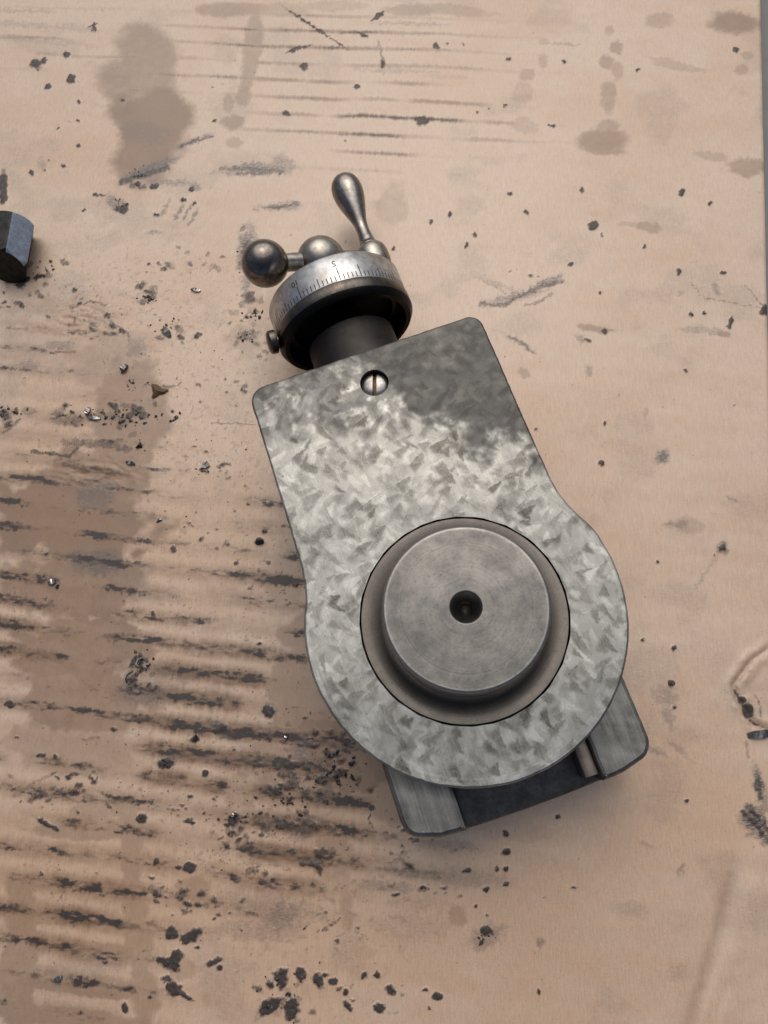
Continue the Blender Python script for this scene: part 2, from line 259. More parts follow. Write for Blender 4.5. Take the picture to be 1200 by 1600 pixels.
# --- black specks and greasy crumbs, and the painted dark of the torn hole
for a in ((55, 100, 9, 8), (68, 94, 5, 4), (112, 123, 7, 8), (75, 135, 6, 4), (104, 84, 4, 5), (124, 159, 3, 3), (191, 157, 3.5, 3), (122, 188, 3, 2), (92, 199, 3, 2), (123, 227, 3, 3), (49, 269, 4, 4), (75, 249, 2.5, 2), (70, 265, 2.5, 2), (99, 258, 3, 3), (144, 40, 9, 1.8), (148, 43, 2, 8),
          (475, 104, 6, 6), (447, 177, 5, 4), (559, 134, 4, 5), (598, 100, 3, 8), (500, 47, 60, 2), (590, 25, 14, 3), (566, 53, 12, 3), (470, 74, 22, 2.5), (335, 188, 4, 3), (215, 287, 5, 5), (243, 290, 7, 4), (287, 313, 5, 4), (304, 318, 4, 4), (245, 335, 5, 4), (160, 305, 6, 2), (190, 325, 10, 7), (150, 304, 4, 3), (130, 328, 3, 2), (300, 295, 4, 3),
          (681, 72, 4, 6), (657, 188, 11, 6), (794, 92, 3, 3), (881, 97, 3, 3), (860, 195, 7, 3), (724, 69, 2, 3), (700, 68, 2, 2), (789, 164, 3, 2), (747, 175, 3, 3), (997, 108, 4, 3), (1149, 77, 5, 4), (796, 302, 5, 4), (821, 331, 5, 3), (674, 345, 3, 3), (927, 350, 8, 8), (1066, 299, 4, 6), (940, 366, 3, 3), (741, 367, 3, 3), (702, 335, 3, 4), (1110, 317, 4, 3), (908, 296, 3, 5), (615, 388, 4, 3), (1006, 384, 3, 5), (729, 384, 2, 5),
          (1060, 424, 4, 6), (1142, 503, 6, 9), (1080, 491, 4, 4), (1195, 482, 9, 9), (1101, 488, 4, 3), (1131, 425, 5, 2), (945, 517, 5, 4), (919, 532, 7, 3), (1071, 579, 3, 2.5), (892, 412, 5, 4), (938, 458, 3, 3), (837, 668, 2.5, 2), (944, 661, 2, 3), (1028, 878, 2, 3), (1010, 932, 3, 2), (1130, 856, 5, 5), (1053, 1011, 5, 5), (1005, 1000, 4, 3), (1053, 1105, 3, 4), (940, 722, 3, 6), (1169, 1110, 9, 12), (1160, 1095, 6, 6), (872, 1277, 4, 3), (1072, 1250, 3, 2.5),
          (790, 1302, 5, 5), (792, 1330, 7, 5), (728, 1360, 9, 4), (777, 1357, 4, 5), (791, 1357, 4, 6), (790, 1382, 5, 4), (760, 1390, 4, 5), (897, 1386, 5, 3), (760, 1455, 12, 7), (752, 1472, 4, 6), (744, 1415, 3, 2.5), (683, 1556, 7, 7), (670, 1575, 3, 5), (609, 1546, 7, 7), (568, 1524, 5, 6), (665, 1545, 3, 4), (760, 1430, 2, 2), (618, 1398, 6, 4), (660, 1387, 5, 3), (842, 1550, 2, 6),
          (4, 285, 8, 18), (6, 305, 7, 12), (60, 432, 10, 4), (35, 440, 14, 6), (295, 1356, 11, 8), (277, 1356, 6, 5), (222, 1278, 8, 7), (75, 1288, 22, 5), (320, 1208, 7, 6), (365, 1280, 8, 11), (258, 1192, 12, 9), (268, 1458, 10, 11), (300, 1462, 18, 9), (262, 1505, 18, 12), (275, 1495, 10, 12), (308, 1480, 5, 3), (243, 1345, 4, 5), (196, 1575, 6, 9), (440, 1530, 12, 16), (420, 1575, 22, 12), (455, 1575, 12, 18), (423, 1540, 7, 8), (470, 1522, 8, 10), (497, 1530, 9, 14), (520, 1534, 8, 8), (540, 1550, 5, 5), (543, 1572, 4, 10), (590, 1523, 5, 6), (592, 1575, 8, 9), (335, 1503, 12, 5), (343, 1512, 5, 7), (270, 1545, 9, 10), (285, 1555, 18, 4),
          (420, 1110, 9, 8), (345, 1138, 14, 6), (177, 1140, 8, 5), (305, 1155, 8, 5), (65, 1180, 6, 4), (85, 1182, 4, 3), (15, 1100, 8, 5), (412, 828, 4, 4), (406, 845, 8, 7), (405, 1005, 5, 3), (240, 960, 4, 5), (430, 370, 1, 1)):
    blob(GR, *a[:4], ang=random.uniform(-35, 35), amp=0.98, soft=0.3, rag=0.55)
for a in ((230, 465, 26, 16, 10, 3, 9), (275, 520, 35, 30, 14, 2, 7), (385, 400, 10, 25, 12, 3, 9), (385, 470, 30, 20, 14, 2, 7), (400, 500, 40, 20, 12, 2, 5), (385, 528, 20, 16, 10, 3, 11), (415, 555, 10, 35, 8, 2, 5), (120, 650, 60, 14, 18, 3, 9), (200, 650, 50, 14, 22, 4, 11), (20, 650, 30, 18, 14, 4, 12), (205, 680, 3, 3, 3, 4, 7), (150, 510, 40, 25, 22, 2, 5),
          (110, 490, 35, 24, 16, 1.5, 4), (290, 410, 50, 24, 16, 2, 5), (60, 430, 60, 30, 14, 2, 6), (40, 475, 60, 30, 12, 2, 5), (340, 730, 70, 30, 14, 2, 4), (320, 730, 9, 9, 6, 3, 6), (350, 600, 60, 40, 18, 1.5, 3.5), (400, 760, 50, 70, 26, 1.5, 3.5), (420, 900, 50, 70, 40, 1.5, 3.5), (300, 830, 60, 30, 18, 1.5, 4), (220, 1040, 16, 20, 10, 3, 8), (235, 1070, 30, 10, 10, 2, 6),
          (490, 1160, 60, 50, 40, 2, 8), (540, 1200, 40, 40, 24, 3, 10), (450, 1210, 70, 60, 40, 2, 8), (470, 1240, 40, 22, 18, 4, 12), (440, 1280, 60, 20, 26, 4, 12), (380, 1300, 60, 30, 24, 2, 7), (470, 1330, 40, 24, 16, 3, 10), (370, 1300, 40, 16, 12, 4, 9), (250, 1395, 30, 20, 14, 2, 7), (300, 1410, 30, 15, 12, 3, 9), (350, 1415, 60, 15, 14, 2, 5), (390, 1370, 30, 12, 8, 3, 9),
          (270, 1550, 30, 16, 8, 3, 7), (450, 1560, 60, 40, 20, 2, 9), (560, 1560, 90, 30, 14, 2, 5), (620, 1345, 50, 30, 20, 2, 6), (630, 1300, 40, 30, 26, 1.5, 5), (760, 1320, 60, 40, 8, 2, 4), (700, 1385, 60, 20, 8, 2, 4), (100, 1230, 90, 25, 30, 2, 5), (60, 1250, 40, 25, 16, 2, 7), (300, 1265, 60, 20, 22, 1.5, 4), (200, 1250, 80, 16, 16, 2, 4), (150, 1460, 150, 130, 36, 1.5, 4), (510, 1440, 60, 40, 18, 2, 5), (800, 430, 60, 20, 14, 1, 3), (250, 410, 40, 14, 10, 2, 5)):
    cluster(GR, *a)
for _ in range(520):                               # thin scatter of tiny specks, denser low left
    x = random.uniform(0, 1200); y = random.uniform(0, 1600)
    p = 0.85 if (x < 620 and y > 380) else 0.28
    if random.random() < p: blob(GR, x, y, random.uniform(1, 2.6), random.uniform(0.8, 1.8), random.uniform(0, 180), random.uniform(0.35, 0.9), 0.5, 0.5)
for pts, wd, am in (([(144, 48), (148, 36)], 1.5, .8), ([(40, 240), (90, 195), (150, 140)], 1.0, .25), ([(170, 500), (200, 520), (200, 532)], 2, .5), ([(110, 482), (140, 470), (165, 476)], 2, .6), ([(205, 1040), (220, 1020), (222, 1045), (205, 1060), (203, 1072)], 3.5, .8),
                    ([(0, 678), (12, 672), (30, 655)], 1.5, .6), ([(225, 600), (268, 604), (285, 597)], 1.6, .6), ([(330, 660), (400, 662)], 1.6, .5), ([(25, 745), (80, 742), (120, 752)], 3, .3), ([(50, 705), (110, 712), (130, 690)], 3, .7), ([(100, 725), (150, 735), (190, 738)], 4, .5), ([(100, 690), (180, 695), (200, 702)], 6, .55),
                    ([(1080, 440), (1100, 465), (1190, 480)], 1.2, .5), ([(1165, 445), (1195, 480)], 1.2, .5), ([(1148, 1078), (1158, 1098), (1170, 1122), (1178, 1132)], 2.5, .8), ([(1178, 1132), (1200, 1138)], 2.0, .6), ([(1180, 1085), (1190, 1105), (1188, 1120)], 1.6, .5), ([(1160, 1050), (1178, 1030), (1196, 1014)], 1.3, .35), ([(1165, 1160), (1170, 1185)], 3, .4), ([(1162, 1268), (1178, 1282), (1190, 1302)], 4, .75), ([(1172, 1264), (1188, 1280), (1198, 1296)], 3.5, .7), ([(1182, 1215), (1188, 1245)], 3, .6), ([(752, 474), (790, 476), (812, 462), (850, 445), (878, 438)], 3.5, .55), ([(820, 476), (845, 470), (862, 458)], 3, .45), ([(755, 438), (790, 456)], 2, .4), ([(796, 526), (812, 532), (835, 552)], 2.6, .5), ([(190, 283), (215, 276), (262, 262)], 4, .6), ([(205, 288), (228, 292)], 4, .7), ([(345, 264), (385, 262), (440, 268)], 3.5, .5), ([(370, 272), (420, 268)], 3, .5), ([(415, 324), (440, 322), (465, 318)], 3, .55), ([(283, 228), (305, 219), (332, 214)], 2, .6), ([(578, 1270), (577, 1285), (583, 1293)], 1.6, .8), ([(5, 1225), (35, 1235), (55, 1222), (90, 1205)], 3, .45), ([(45, 1235), (110, 1250), (230, 1254)], 3, .4), ([(590, 62), (600, 95)], 1.6, .6), ([(1040, 1150), (1052, 1180)], 1.0, .3)):
    stroke(GR, pts, wd, am)
# --- pale dust-like wear spots: none on the sheet, the swarf is modelled

def build_cardboard():
    root = thing('cardboard_sheet', 'oil stained brown corrugated cardboard sheet lying under the machine slide', 'cardboard')
    e1 = np.concatenate([np.linspace(-640, -265, 16), np.arange(-262, EDGE-0.6, 0.5), [EDGE-0.4, EDGE]])
    ee = []; y = -132.0
    while y < 372: ee.append(y); y += 0.40+0.22*np.clip((y+100)/420, 0, 1)
    e2 = np.concatenate([np.linspace(-420, -135, 10), ee, np.linspace(376, 700, 10)])
    G1, G2 = np.meshgrid(e1, e2); n1, n2 = len(e1), len(e2)
    X = G1*E1[0]+G2*E2[0]; Y = G1*E1[1]+G2*E2[1]
    pts = np.stack([X, Y, np.zeros_like(X)], -1); q = PX(pts)
    qx = np.clip(q[..., 0]+MG, 1, W0+2*MG-2.01); qy = np.clip(q[..., 1]+MG, 1, H0+2*MG-2.01)
    inside = ((q[..., 0] > -MG) & (q[..., 0] < W0+MG) & (q[..., 1] > -MG) & (q[..., 1] < H0+MG)).astype(float)
    # domain-warp the stain lookup for ragged, absorbed edges
    wx = (fbm(X/1.3, Y/1.3, 4, 2)-0.5)*6; wy = (fbm(X/1.3, Y/1.3, 5, 2)-0.5)*6; wf = (fbm(G1/0.75, G2/4.5, 2, 2)-0.5)
    def samp(Cv, wa=1.0, wb=0.0):
        sx = np.clip(qx+wx*wa, 1, W0+2*MG-2.01); sy = np.clip(qy+wy*wa+wf*wb, 1, H0+2*MG-2.01)
        ix = sx.astype(int); iy = sy.astype(int); fx = sx-ix; fy = sy-iy
        return ((Cv[iy, ix]*(1-fx)+Cv[iy, ix+1]*fx)*(1-fy)+(Cv[iy+1, ix]*(1-fx)+Cv[iy+1, ix+1]*fx)*fy)*inside
    br = samp(BR, 1.0, 1.5); gr = samp(GR, 0.9, 2.5); gr = gr*(0.55+0.6*fbm(X/0.9, Y/0.9, 6, 3)); gy = samp(GY, 1.3, 5.0)
    qx0, qy0 = q[..., 0], q[..., 1]
    def g(x, y, rx, ry): return np.exp(-(((qx0-x)/rx)**2+((qy0-y)/ry)**2))
    # --- grime rubbed onto the crests of the flutes
    wob = (fbm(G1/30, G2/30, 6, 2)-0.5)*0.22
    fl = np.interp(G2, FK, FI)+wob; fr = np.abs(fl-np.round(fl))*2          # 0 on the crest, 1 between
    rows = np.round(fl)
    along = fbm(G1/34+rows*7.7, rows*3.3, 1, 3); along2 = fbm(G1/9+rows*5.1, G2/6, 3, 3)
    tex = fbm(G1/1.6, G2/0.9, 2, 3); fr = np.clip(fr+(fbm(G1/0.8, G2/5.0, 1, 3)-0.5)*0.34, 0, 1)
    # region strength, and width of the mark
    thin = 0.75*g(470, 110, 160, 95)+0.65*g(700, 170, 150, 80)+0.35*g(560, 50, 260, 30)+0.35*g(60, 60, 160, 60)+0.45*g(640, 225, 170, 45)+0.3*g(230, 130, 80, 90)
    wide = (0.75*g(60, 960, 190, 210)+0.62*g(400, 1080, 170, 190)+0.9*g(480, 1200, 130, 90)+0.45*g(60, 700, 150, 120)+0.55*g(440, 900, 70, 60)
            + 0.62*g(100, 1420, 190, 190)+0.55*g(440, 1330, 120, 90)+0.22*g(600, 1370, 110, 70)+0.10*g(780, 1340, 110, 60)+0.35*g(300, 1180, 120, 120)+0.3*g(120, 520, 170, 60)+0.3*g(420, 780, 50, 60))
    on = sst(0.28, 0.55, along)*(0.45+0.9*along2)
    t_thin = thin*sst(0.22, 0.05, fr+0.12*(tex-0.5))*(0.35+sst(0.42, 0.62, along))*sst(0.25, 0.5, along2)*0.8
    wdt = 0.30+0.32*np.clip(wide, 0, 1)
    t_wide = np.clip(wide*1.25, 0, 1.1)*sst(wdt, wdt*0.25, fr+0.42*(tex-0.5)+0.25*(along2-0.5))*on
    tex2 = fbm(G1/3.2, G2/1.1, 0, 4); fade_ = sst(0.30, 0.62, fbm(G1/11, G2/4.5, 5, 3))
    gr = np.maximum(gr, np.clip(t_thin, 0, 1)*0.50*(0.4+fade_)); soft = np.clip(t_wide*1.25, 0, 1)
    core = sst(0.50, 0.64, fbm(G1/8+rows*3.1, G2/3, 7, 3)); fade_ = fade_*sst(0.32, 0.52, fbm(G1/5+rows*9.0, G2/2.5, 4, 3))**0.5
    sm = soft*np.clip(0.10+1.15*(tex2-0.28), 0, 1)*(0.45+0.55*fade_)*(0.75+0.75*core)
    gr = np.maximum(gr, np.clip(sm*2.7, 0, 0.95))
    br = np.maximum(br, np.clip(0.8*np.clip(wide*1.2, 0, 1)*sst(1.0, 0.2, fr)*(0.4+0.8*on)*(0.5+tex2)+0.32*np.clip(wide*1.3, 0, 1)*fbm(X/14, Y/8, 7, 3), 0, 0.88))
    br = np.maximum(br, 0.75*np.clip(thin*1.3, 0, 1)*sst(0.42, 0.05, fr)*sst(0.25, 0.55, along))
    spk = sst(0.70, 0.80, fbm(X/0.95, Y/0.8, 3, 3))*sst(0.42, 0.62, fbm(X/12, Y/9, 1, 3)); dens = np.clip(wide*0.9+0.5*g(330, 620, 200, 260)+0.5*g(520, 1400, 200, 160)+0.4*g(120, 450, 160, 110), 0, 1)+0.10
    gr = np.maximum(gr, spk*np.clip(dens, 0, 1)*0.75); br = np.maximum(br, dens*0.5*sst(0.62, 0.72, fbm(X/1.8, Y/1.5, 4, 3)))
    gy = np.maximum(gy, 0.18*sst(0.55, 0.75, fbm(X/22, Y/16, 5, 4)))
    # warm/cool drift of the bare paper
    tone = fbm(X/60, Y/45, 2, 4)*0.7+fbm(G1/12, G2/5, 6, 3)*0.3
    tone = tone+0.07-0.16*np.clip(g(250, 950, 330, 420)+0.9*g(300, 1450, 420, 260)+0.55*g(1000, 1250, 300, 420)+0.4*g(900, 800, 250, 200), 0, 1)
    # --- relief: flutes telegraph through, soft dents, the crease low right, the tear at the right edge
    Z = 0.045*np.cos(fl*2*np.pi)*0.5+(fbm(X/70, Y/70, 3, 3)-0.5)*1.1+(fbm(X/2.2, Y/2.2, 5, 2)-0.5)*0.05
    flat = np.exp(-(((X-7)/75)**4+((Y-60)/110)**4)); Z = Z*(1-0.8*flat)-0.35-0.25*flat
    cr = [(1075, 1640), (1098, 1560), (1122, 1480), (1138, 1420), (1150, 1370), (1160, 1330)]
    cr2 = [(1100, 1630), (1118, 1580), (1136, 1540)]
    def seg(ptsl):
        d = np.full(X.shape, 1e9); sg = np.zeros(X.shape)
        for a_, b_ in zip(ptsl[:-1], ptsl[1:]):
            A_ = UN(*a_)[:2]; B_ = UN(*b_)[:2]; L_ = B_-A_; t = np.clip(((X-A_[0])*L_[0]+(Y-A_[1])*L_[1])/(L_@L_), 0, 1)
            dx = X-A_[0]-t*L_[0]; dy = Y-A_[1]-t*L_[1]; dd = np.hypot(dx, dy); s_ = np.sign(dx*L_[1]-dy*L_[0])
            sg = np.where(dd < d, s_, sg); d = np.minimum(d, dd)
        return d*sg
    c1 = seg(cr); fade = sst(1300, 1420, qy0)
    Z += fade*(-0.55*np.exp(-((c1+1.2)/3.0)**2)+0.75*np.exp(-((c1-5.5)/6.0)**2)); Z += -0.35*np.exp(-((seg(cr2))/2.2)**2)*fade
    Z += 0.6*sst(0, 1, np.clip((qx0-1120)/80, 0, 1))*sst(1200, 1350, qy0)
    # tear: peeled ply, with a dent whose dark is painted black
    ctr = [(1205, 1010), (1176, 1030), (1160, 1050), (1146, 1070), (1152, 1090), (1166, 1112), (1176, 1130), (1200, 1140)]
    td = seg(ctr); ad = np.abs(td); zone = g(1185, 1085, 60, 80)
    Z += zone*(0.55*np.exp(-((ad-2.2)/1.6)**2)*(0.6+fbm(X/1.5, Y/1.5, 6, 2))-0.5*np.exp(-(ad/0.8)**2))
    hole = np.exp(-(((qx0-1169)/9)**2+((qy0-1111)/12)**2)**2); Z -= 0.35*hole
    lump = sst(0.45, 0.85, samp(GR, 0.9, 2.5)); Z += lump*(0.05+0.40*fbm(X/0.8, Y/0.8, 2, 2))
    gr = np.maximum(gr, hole*1.3); br = np.maximum(br, 0.55*zone*np.exp(-(ad/2.2)**2)); br = np.maximum(br, 0.32*fade*np.exp(-((c1+1.5)/2.5)**2))  # soft shadow along the tear and the hole's dark painted into the masks
    # little raised wrinkles of the wet paper, left
    wz = g(130, 500, 45, 30)+g(150, 740, 60, 20); Z += wz*0.55*(fbm(G1/4.0+fbm(G1/9, G2/9, 1, 2)*3, G2/1.8, 7, 2)-0.5)*2
    edge = np.clip((G1-(EDGE-1.2))/1.2, 0, 1); Z -= 0.35*edge**2
    co = np.stack([X, Y, Z], -1).reshape(-1, 3)*S
    nv = n1*n2; idx = np.arange(nv).reshape(n2, n1)
    quad = np.stack([idx[:-1, :-1], idx[:-1, 1:], idx[1:, 1:], idx[1:, :-1]], -1).reshape(-1, 4)
    me = bpy.data.meshes.new('liner_paper')
    me.vertices.add(nv); me.vertices.foreach_set('co', co.astype(np.float32).ravel())
    me.loops.add(quad.size); me.loops.foreach_set('vertex_index', quad.astype(np.int32).ravel())
    me.polygons.add(len(quad)); me.polygons.foreach_set('loop_start', np.arange(0, quad.size, 4, dtype=np.int32))
    me.update(calc_edges=True)
    at = me.color_attributes.new('stain', 'FLOAT_COLOR', 'POINT')
    at.data.foreach_set('color', np.stack([br, gr, gy, tone], -1).reshape(-1).astype(np.float32))
    k = NB('oily_kraft_paper'); a = k.attr('stain'); sp = k.n('ShaderNodeSeparateColor'); k.l(a.outputs['Color'], sp.inputs[0])
    fib = k.noise(55, 5, 0.65, sc=(3.0, 0.45, 1), rot=(0, 0, 0.10)); fin = k.noise(170, 5, 0.75); med = k.noise(24, 5, 0.6)
    tonef = a.outputs['Alpha']
    base = k.mix(k.mapr(tonef, 0.36, 0.64), (0.520, 0.335, 0.200), (0.580, 0.450, 0.335))
    base = k.mix(k.mapr(med, 0.35, 0.65, 0.0, 0.35), base, (0.495, 0.335, 0.225))
    base = k.mix(0.30, base, k.mix(k.mapr(fib, 0.3, 0.7), (0.33, 0.22, 0.15), (0.74, 0.57, 0.44)))
    base = k.mix(0.22, base, k.mix(k.mapr(fin, 0.25, 0.75), (0.25, 0.17, 0.12), (0.8, 0.62, 0.5)))
    base = k.mix(k.mapr(k.noise(70, 4, 0.7), 0.64, 0.72, 0, 0.5), base, (0.22, 0.14, 0.10))
    brf = k.math('ADD', sp.outputs[0], k.math('MULTIPLY', k.math('SUBTRACT', med, 0.5), 0.22)); brf = k.mapr(brf, 0.07, 0.78)
    c2 = k.mix(brf, base, k.mix(0.84, base, (0.165, 0.086, 0.038)))
    gyf = k.math('MULTIPLY', sp.outputs[2], k.mapr(k.noise(110, 4, 0.75, sc=(0.6, 1.4, 1)), 0.30, 0.52))
    c3 = k.mix(gyf, c2, (0.050, 0.049, 0.054))
    gf = k.math('ADD', sp.outputs[1], k.math('MULTIPLY', k.math('SUBTRACT', k.noise(110, 4, 0.75, sc=(1.6, 0.7, 1)), 0.5), k.mapr(sp.outputs[1], 0, 0.3, 0, 0.85)))
    gf = k.mapr(gf, 0.14, 0.72)
    c4 = k.mix(gf, c3, k.mix(k.noise(60, 3), (0.035, 0.028, 0.026), (0.075, 0.062, 0.058)))
    rg = k.mapr(k.math('ADD', brf, gf), 0, 1, 0.36, 0.33)
    k.bump(k.math('ADD', k.math('MULTIPLY', fib, 0.5), k.math('ADD', fin, k.math('MULTIPLY', gf, 0.6))), 0.22, 0.0015)
    k.out(c4, rg, 0.0, k.mapr(gf, 0, 1, 0.70, 0.28))
    liner = link('liner_paper', me, k.m, root, 180)
    # the cut right edge: wavy flute between two plies, and the bottom ply
    V = []; F = []
    ys = np.linspace(-420, 700, 60)
    for z0, z1 in ((-0.5, -1.0), (-4.4, -5.0)):
        for (a0, a1) in ((-640, EDGE-0.3),):
            for i, yv in enumerate(ys):
                for e in (a0, a1):
                    for z in (z0, z1): V.append((*(e*E1+yv*E2), z-0.4))
            b0 = len(V)-len(ys)*4
            for i in range(len(ys)-1):
                q_ = b0+i*4; F += [(q_, q_+2, q_+6, q_+4), (q_+1, q_+5, q_+7, q_+3), (q_+2, q_+3, q_+7, q_+6)]
    kb = NB('raw_cardboard_edge'); kb.out(kb.mix(kb.noise(30, 4), (0.34, 0.22, 0.14), (0.46, 0.31, 0.21)), 0.8, 0.0, 0.3)
    mesh('backing_ply', V, F, kb.m, root, 180)
    V = []; F = []
    e2s = np.arange(-420, 700, 0.8)
    for i, yv in enumerate(e2s):
        z = -3.1+1.7*math.cos(float(np.interp(yv, FK, FI))*2*math.pi)
        for e in (60.0, EDGE-0.6): V.append((*(e*E1+yv*E2), z))
    for i in range(len(e2s)-1): F.append((2*i, 2*i+1, 2*i+3, 2*i+2))
    mesh('fluting', V, F, kb.m, root, 180)
    return root
build_cardboard()

# floor below the sheet
kg = NB('grey_concrete'); kg.out(kg.mix(kg.noise(6, 6, 0.7), (0.17, 0.18, 0.18), (0.26, 0.26, 0.255)), 0.85, 0.0, 0.3)
g_ = mesh('ground', [(-12000, -12000, -5.8), (12000, -12000, -5.8), (12000, 12000, -5.8), (-12000, 12000, -5.8)], [(0, 1, 2, 3)], kg.m, None, None); g_['kind'] = 'structure'

# ------------------------------------------------------------------ the inverted compound slide
slide = thing('compound_slide', 'upturned steel lathe compound slide with round swivel base, pivot boss and graduated dial', 'lathe slide')
slide.matrix_world = Matrix.Translation(Vector(ORG*S)) @ FR
HP = 50.0; ZR = 38.0

def arc(cx, cy, r, a0, a1, n):
    return [(cx+r*math.cos(math.radians(a0+(a1-a0)*i/n)), cy+r*math.sin(math.radians(a0+(a1-a0)*i/n))) for i in range(n+1)]
def outline_plate():
    R = 50.3; P_ = []
    aL = 180-22.5; aR = 8.0
    # ring: from left kink round the bottom to the right kink (counter-clockwise)
    P_ += arc(0, 0, R, aL, 360+aR, 120)
    P_ += [(48.9, 12.6), (47.4, 16.2), (45.6, 20.2), (44.0, 24.0), (43.0, 28.0), (42.5, 33.0), (42.4, 40.0), (42.3, 55), (42.2, 68), (42.2, 80), (42.1, 90)]
    P_ += arc(37.2, 93.6, 4.9, 0, 90, 10)
    P_ += [(25, 98.6), (10, 98.7), (-5, 98.8), (-20, 98.8), (-33, 98.7)]
    P_ += arc(-37.4, 93.2, 5.5, 90, 180, 10)
    P_ += [(-43.0, 85), (-43.1, 70), (-43.2, 55), (-43.4, 40), (-43.6, 32), (-44.2, 27), (-45.2, 22.5)]
    return P_
def resample(P_, step):
    P_ = np.array(P_, float); Q = np.vstack([P_, P_[:1]]); d = np.hypot(*np.diff(Q, axis=0).T); keep = np.concatenate([[True], d > 1e-6])
    Q = Q[keep]; d = d[d > 1e-6]; s = np.concatenate([[0], np.cumsum(d)]); n = int(s[-1]/step)
    t = np.linspace(0, s[-1], n, endpoint=False); return np.stack([np.interp(t, s, Q[:, 0]), np.interp(t, s, Q[:, 1])], 1)
def inset(P_, d):
    a = np.roll(P_, 1, 0); b = np.roll(P_, -1, 0); t = b-a; t /= np.linalg.norm(t, axis=1)[:, None]
    return P_+np.stack([-t[:, 1], t[:, 0]], 1)*d      # outline runs counter-clockwise -> inward

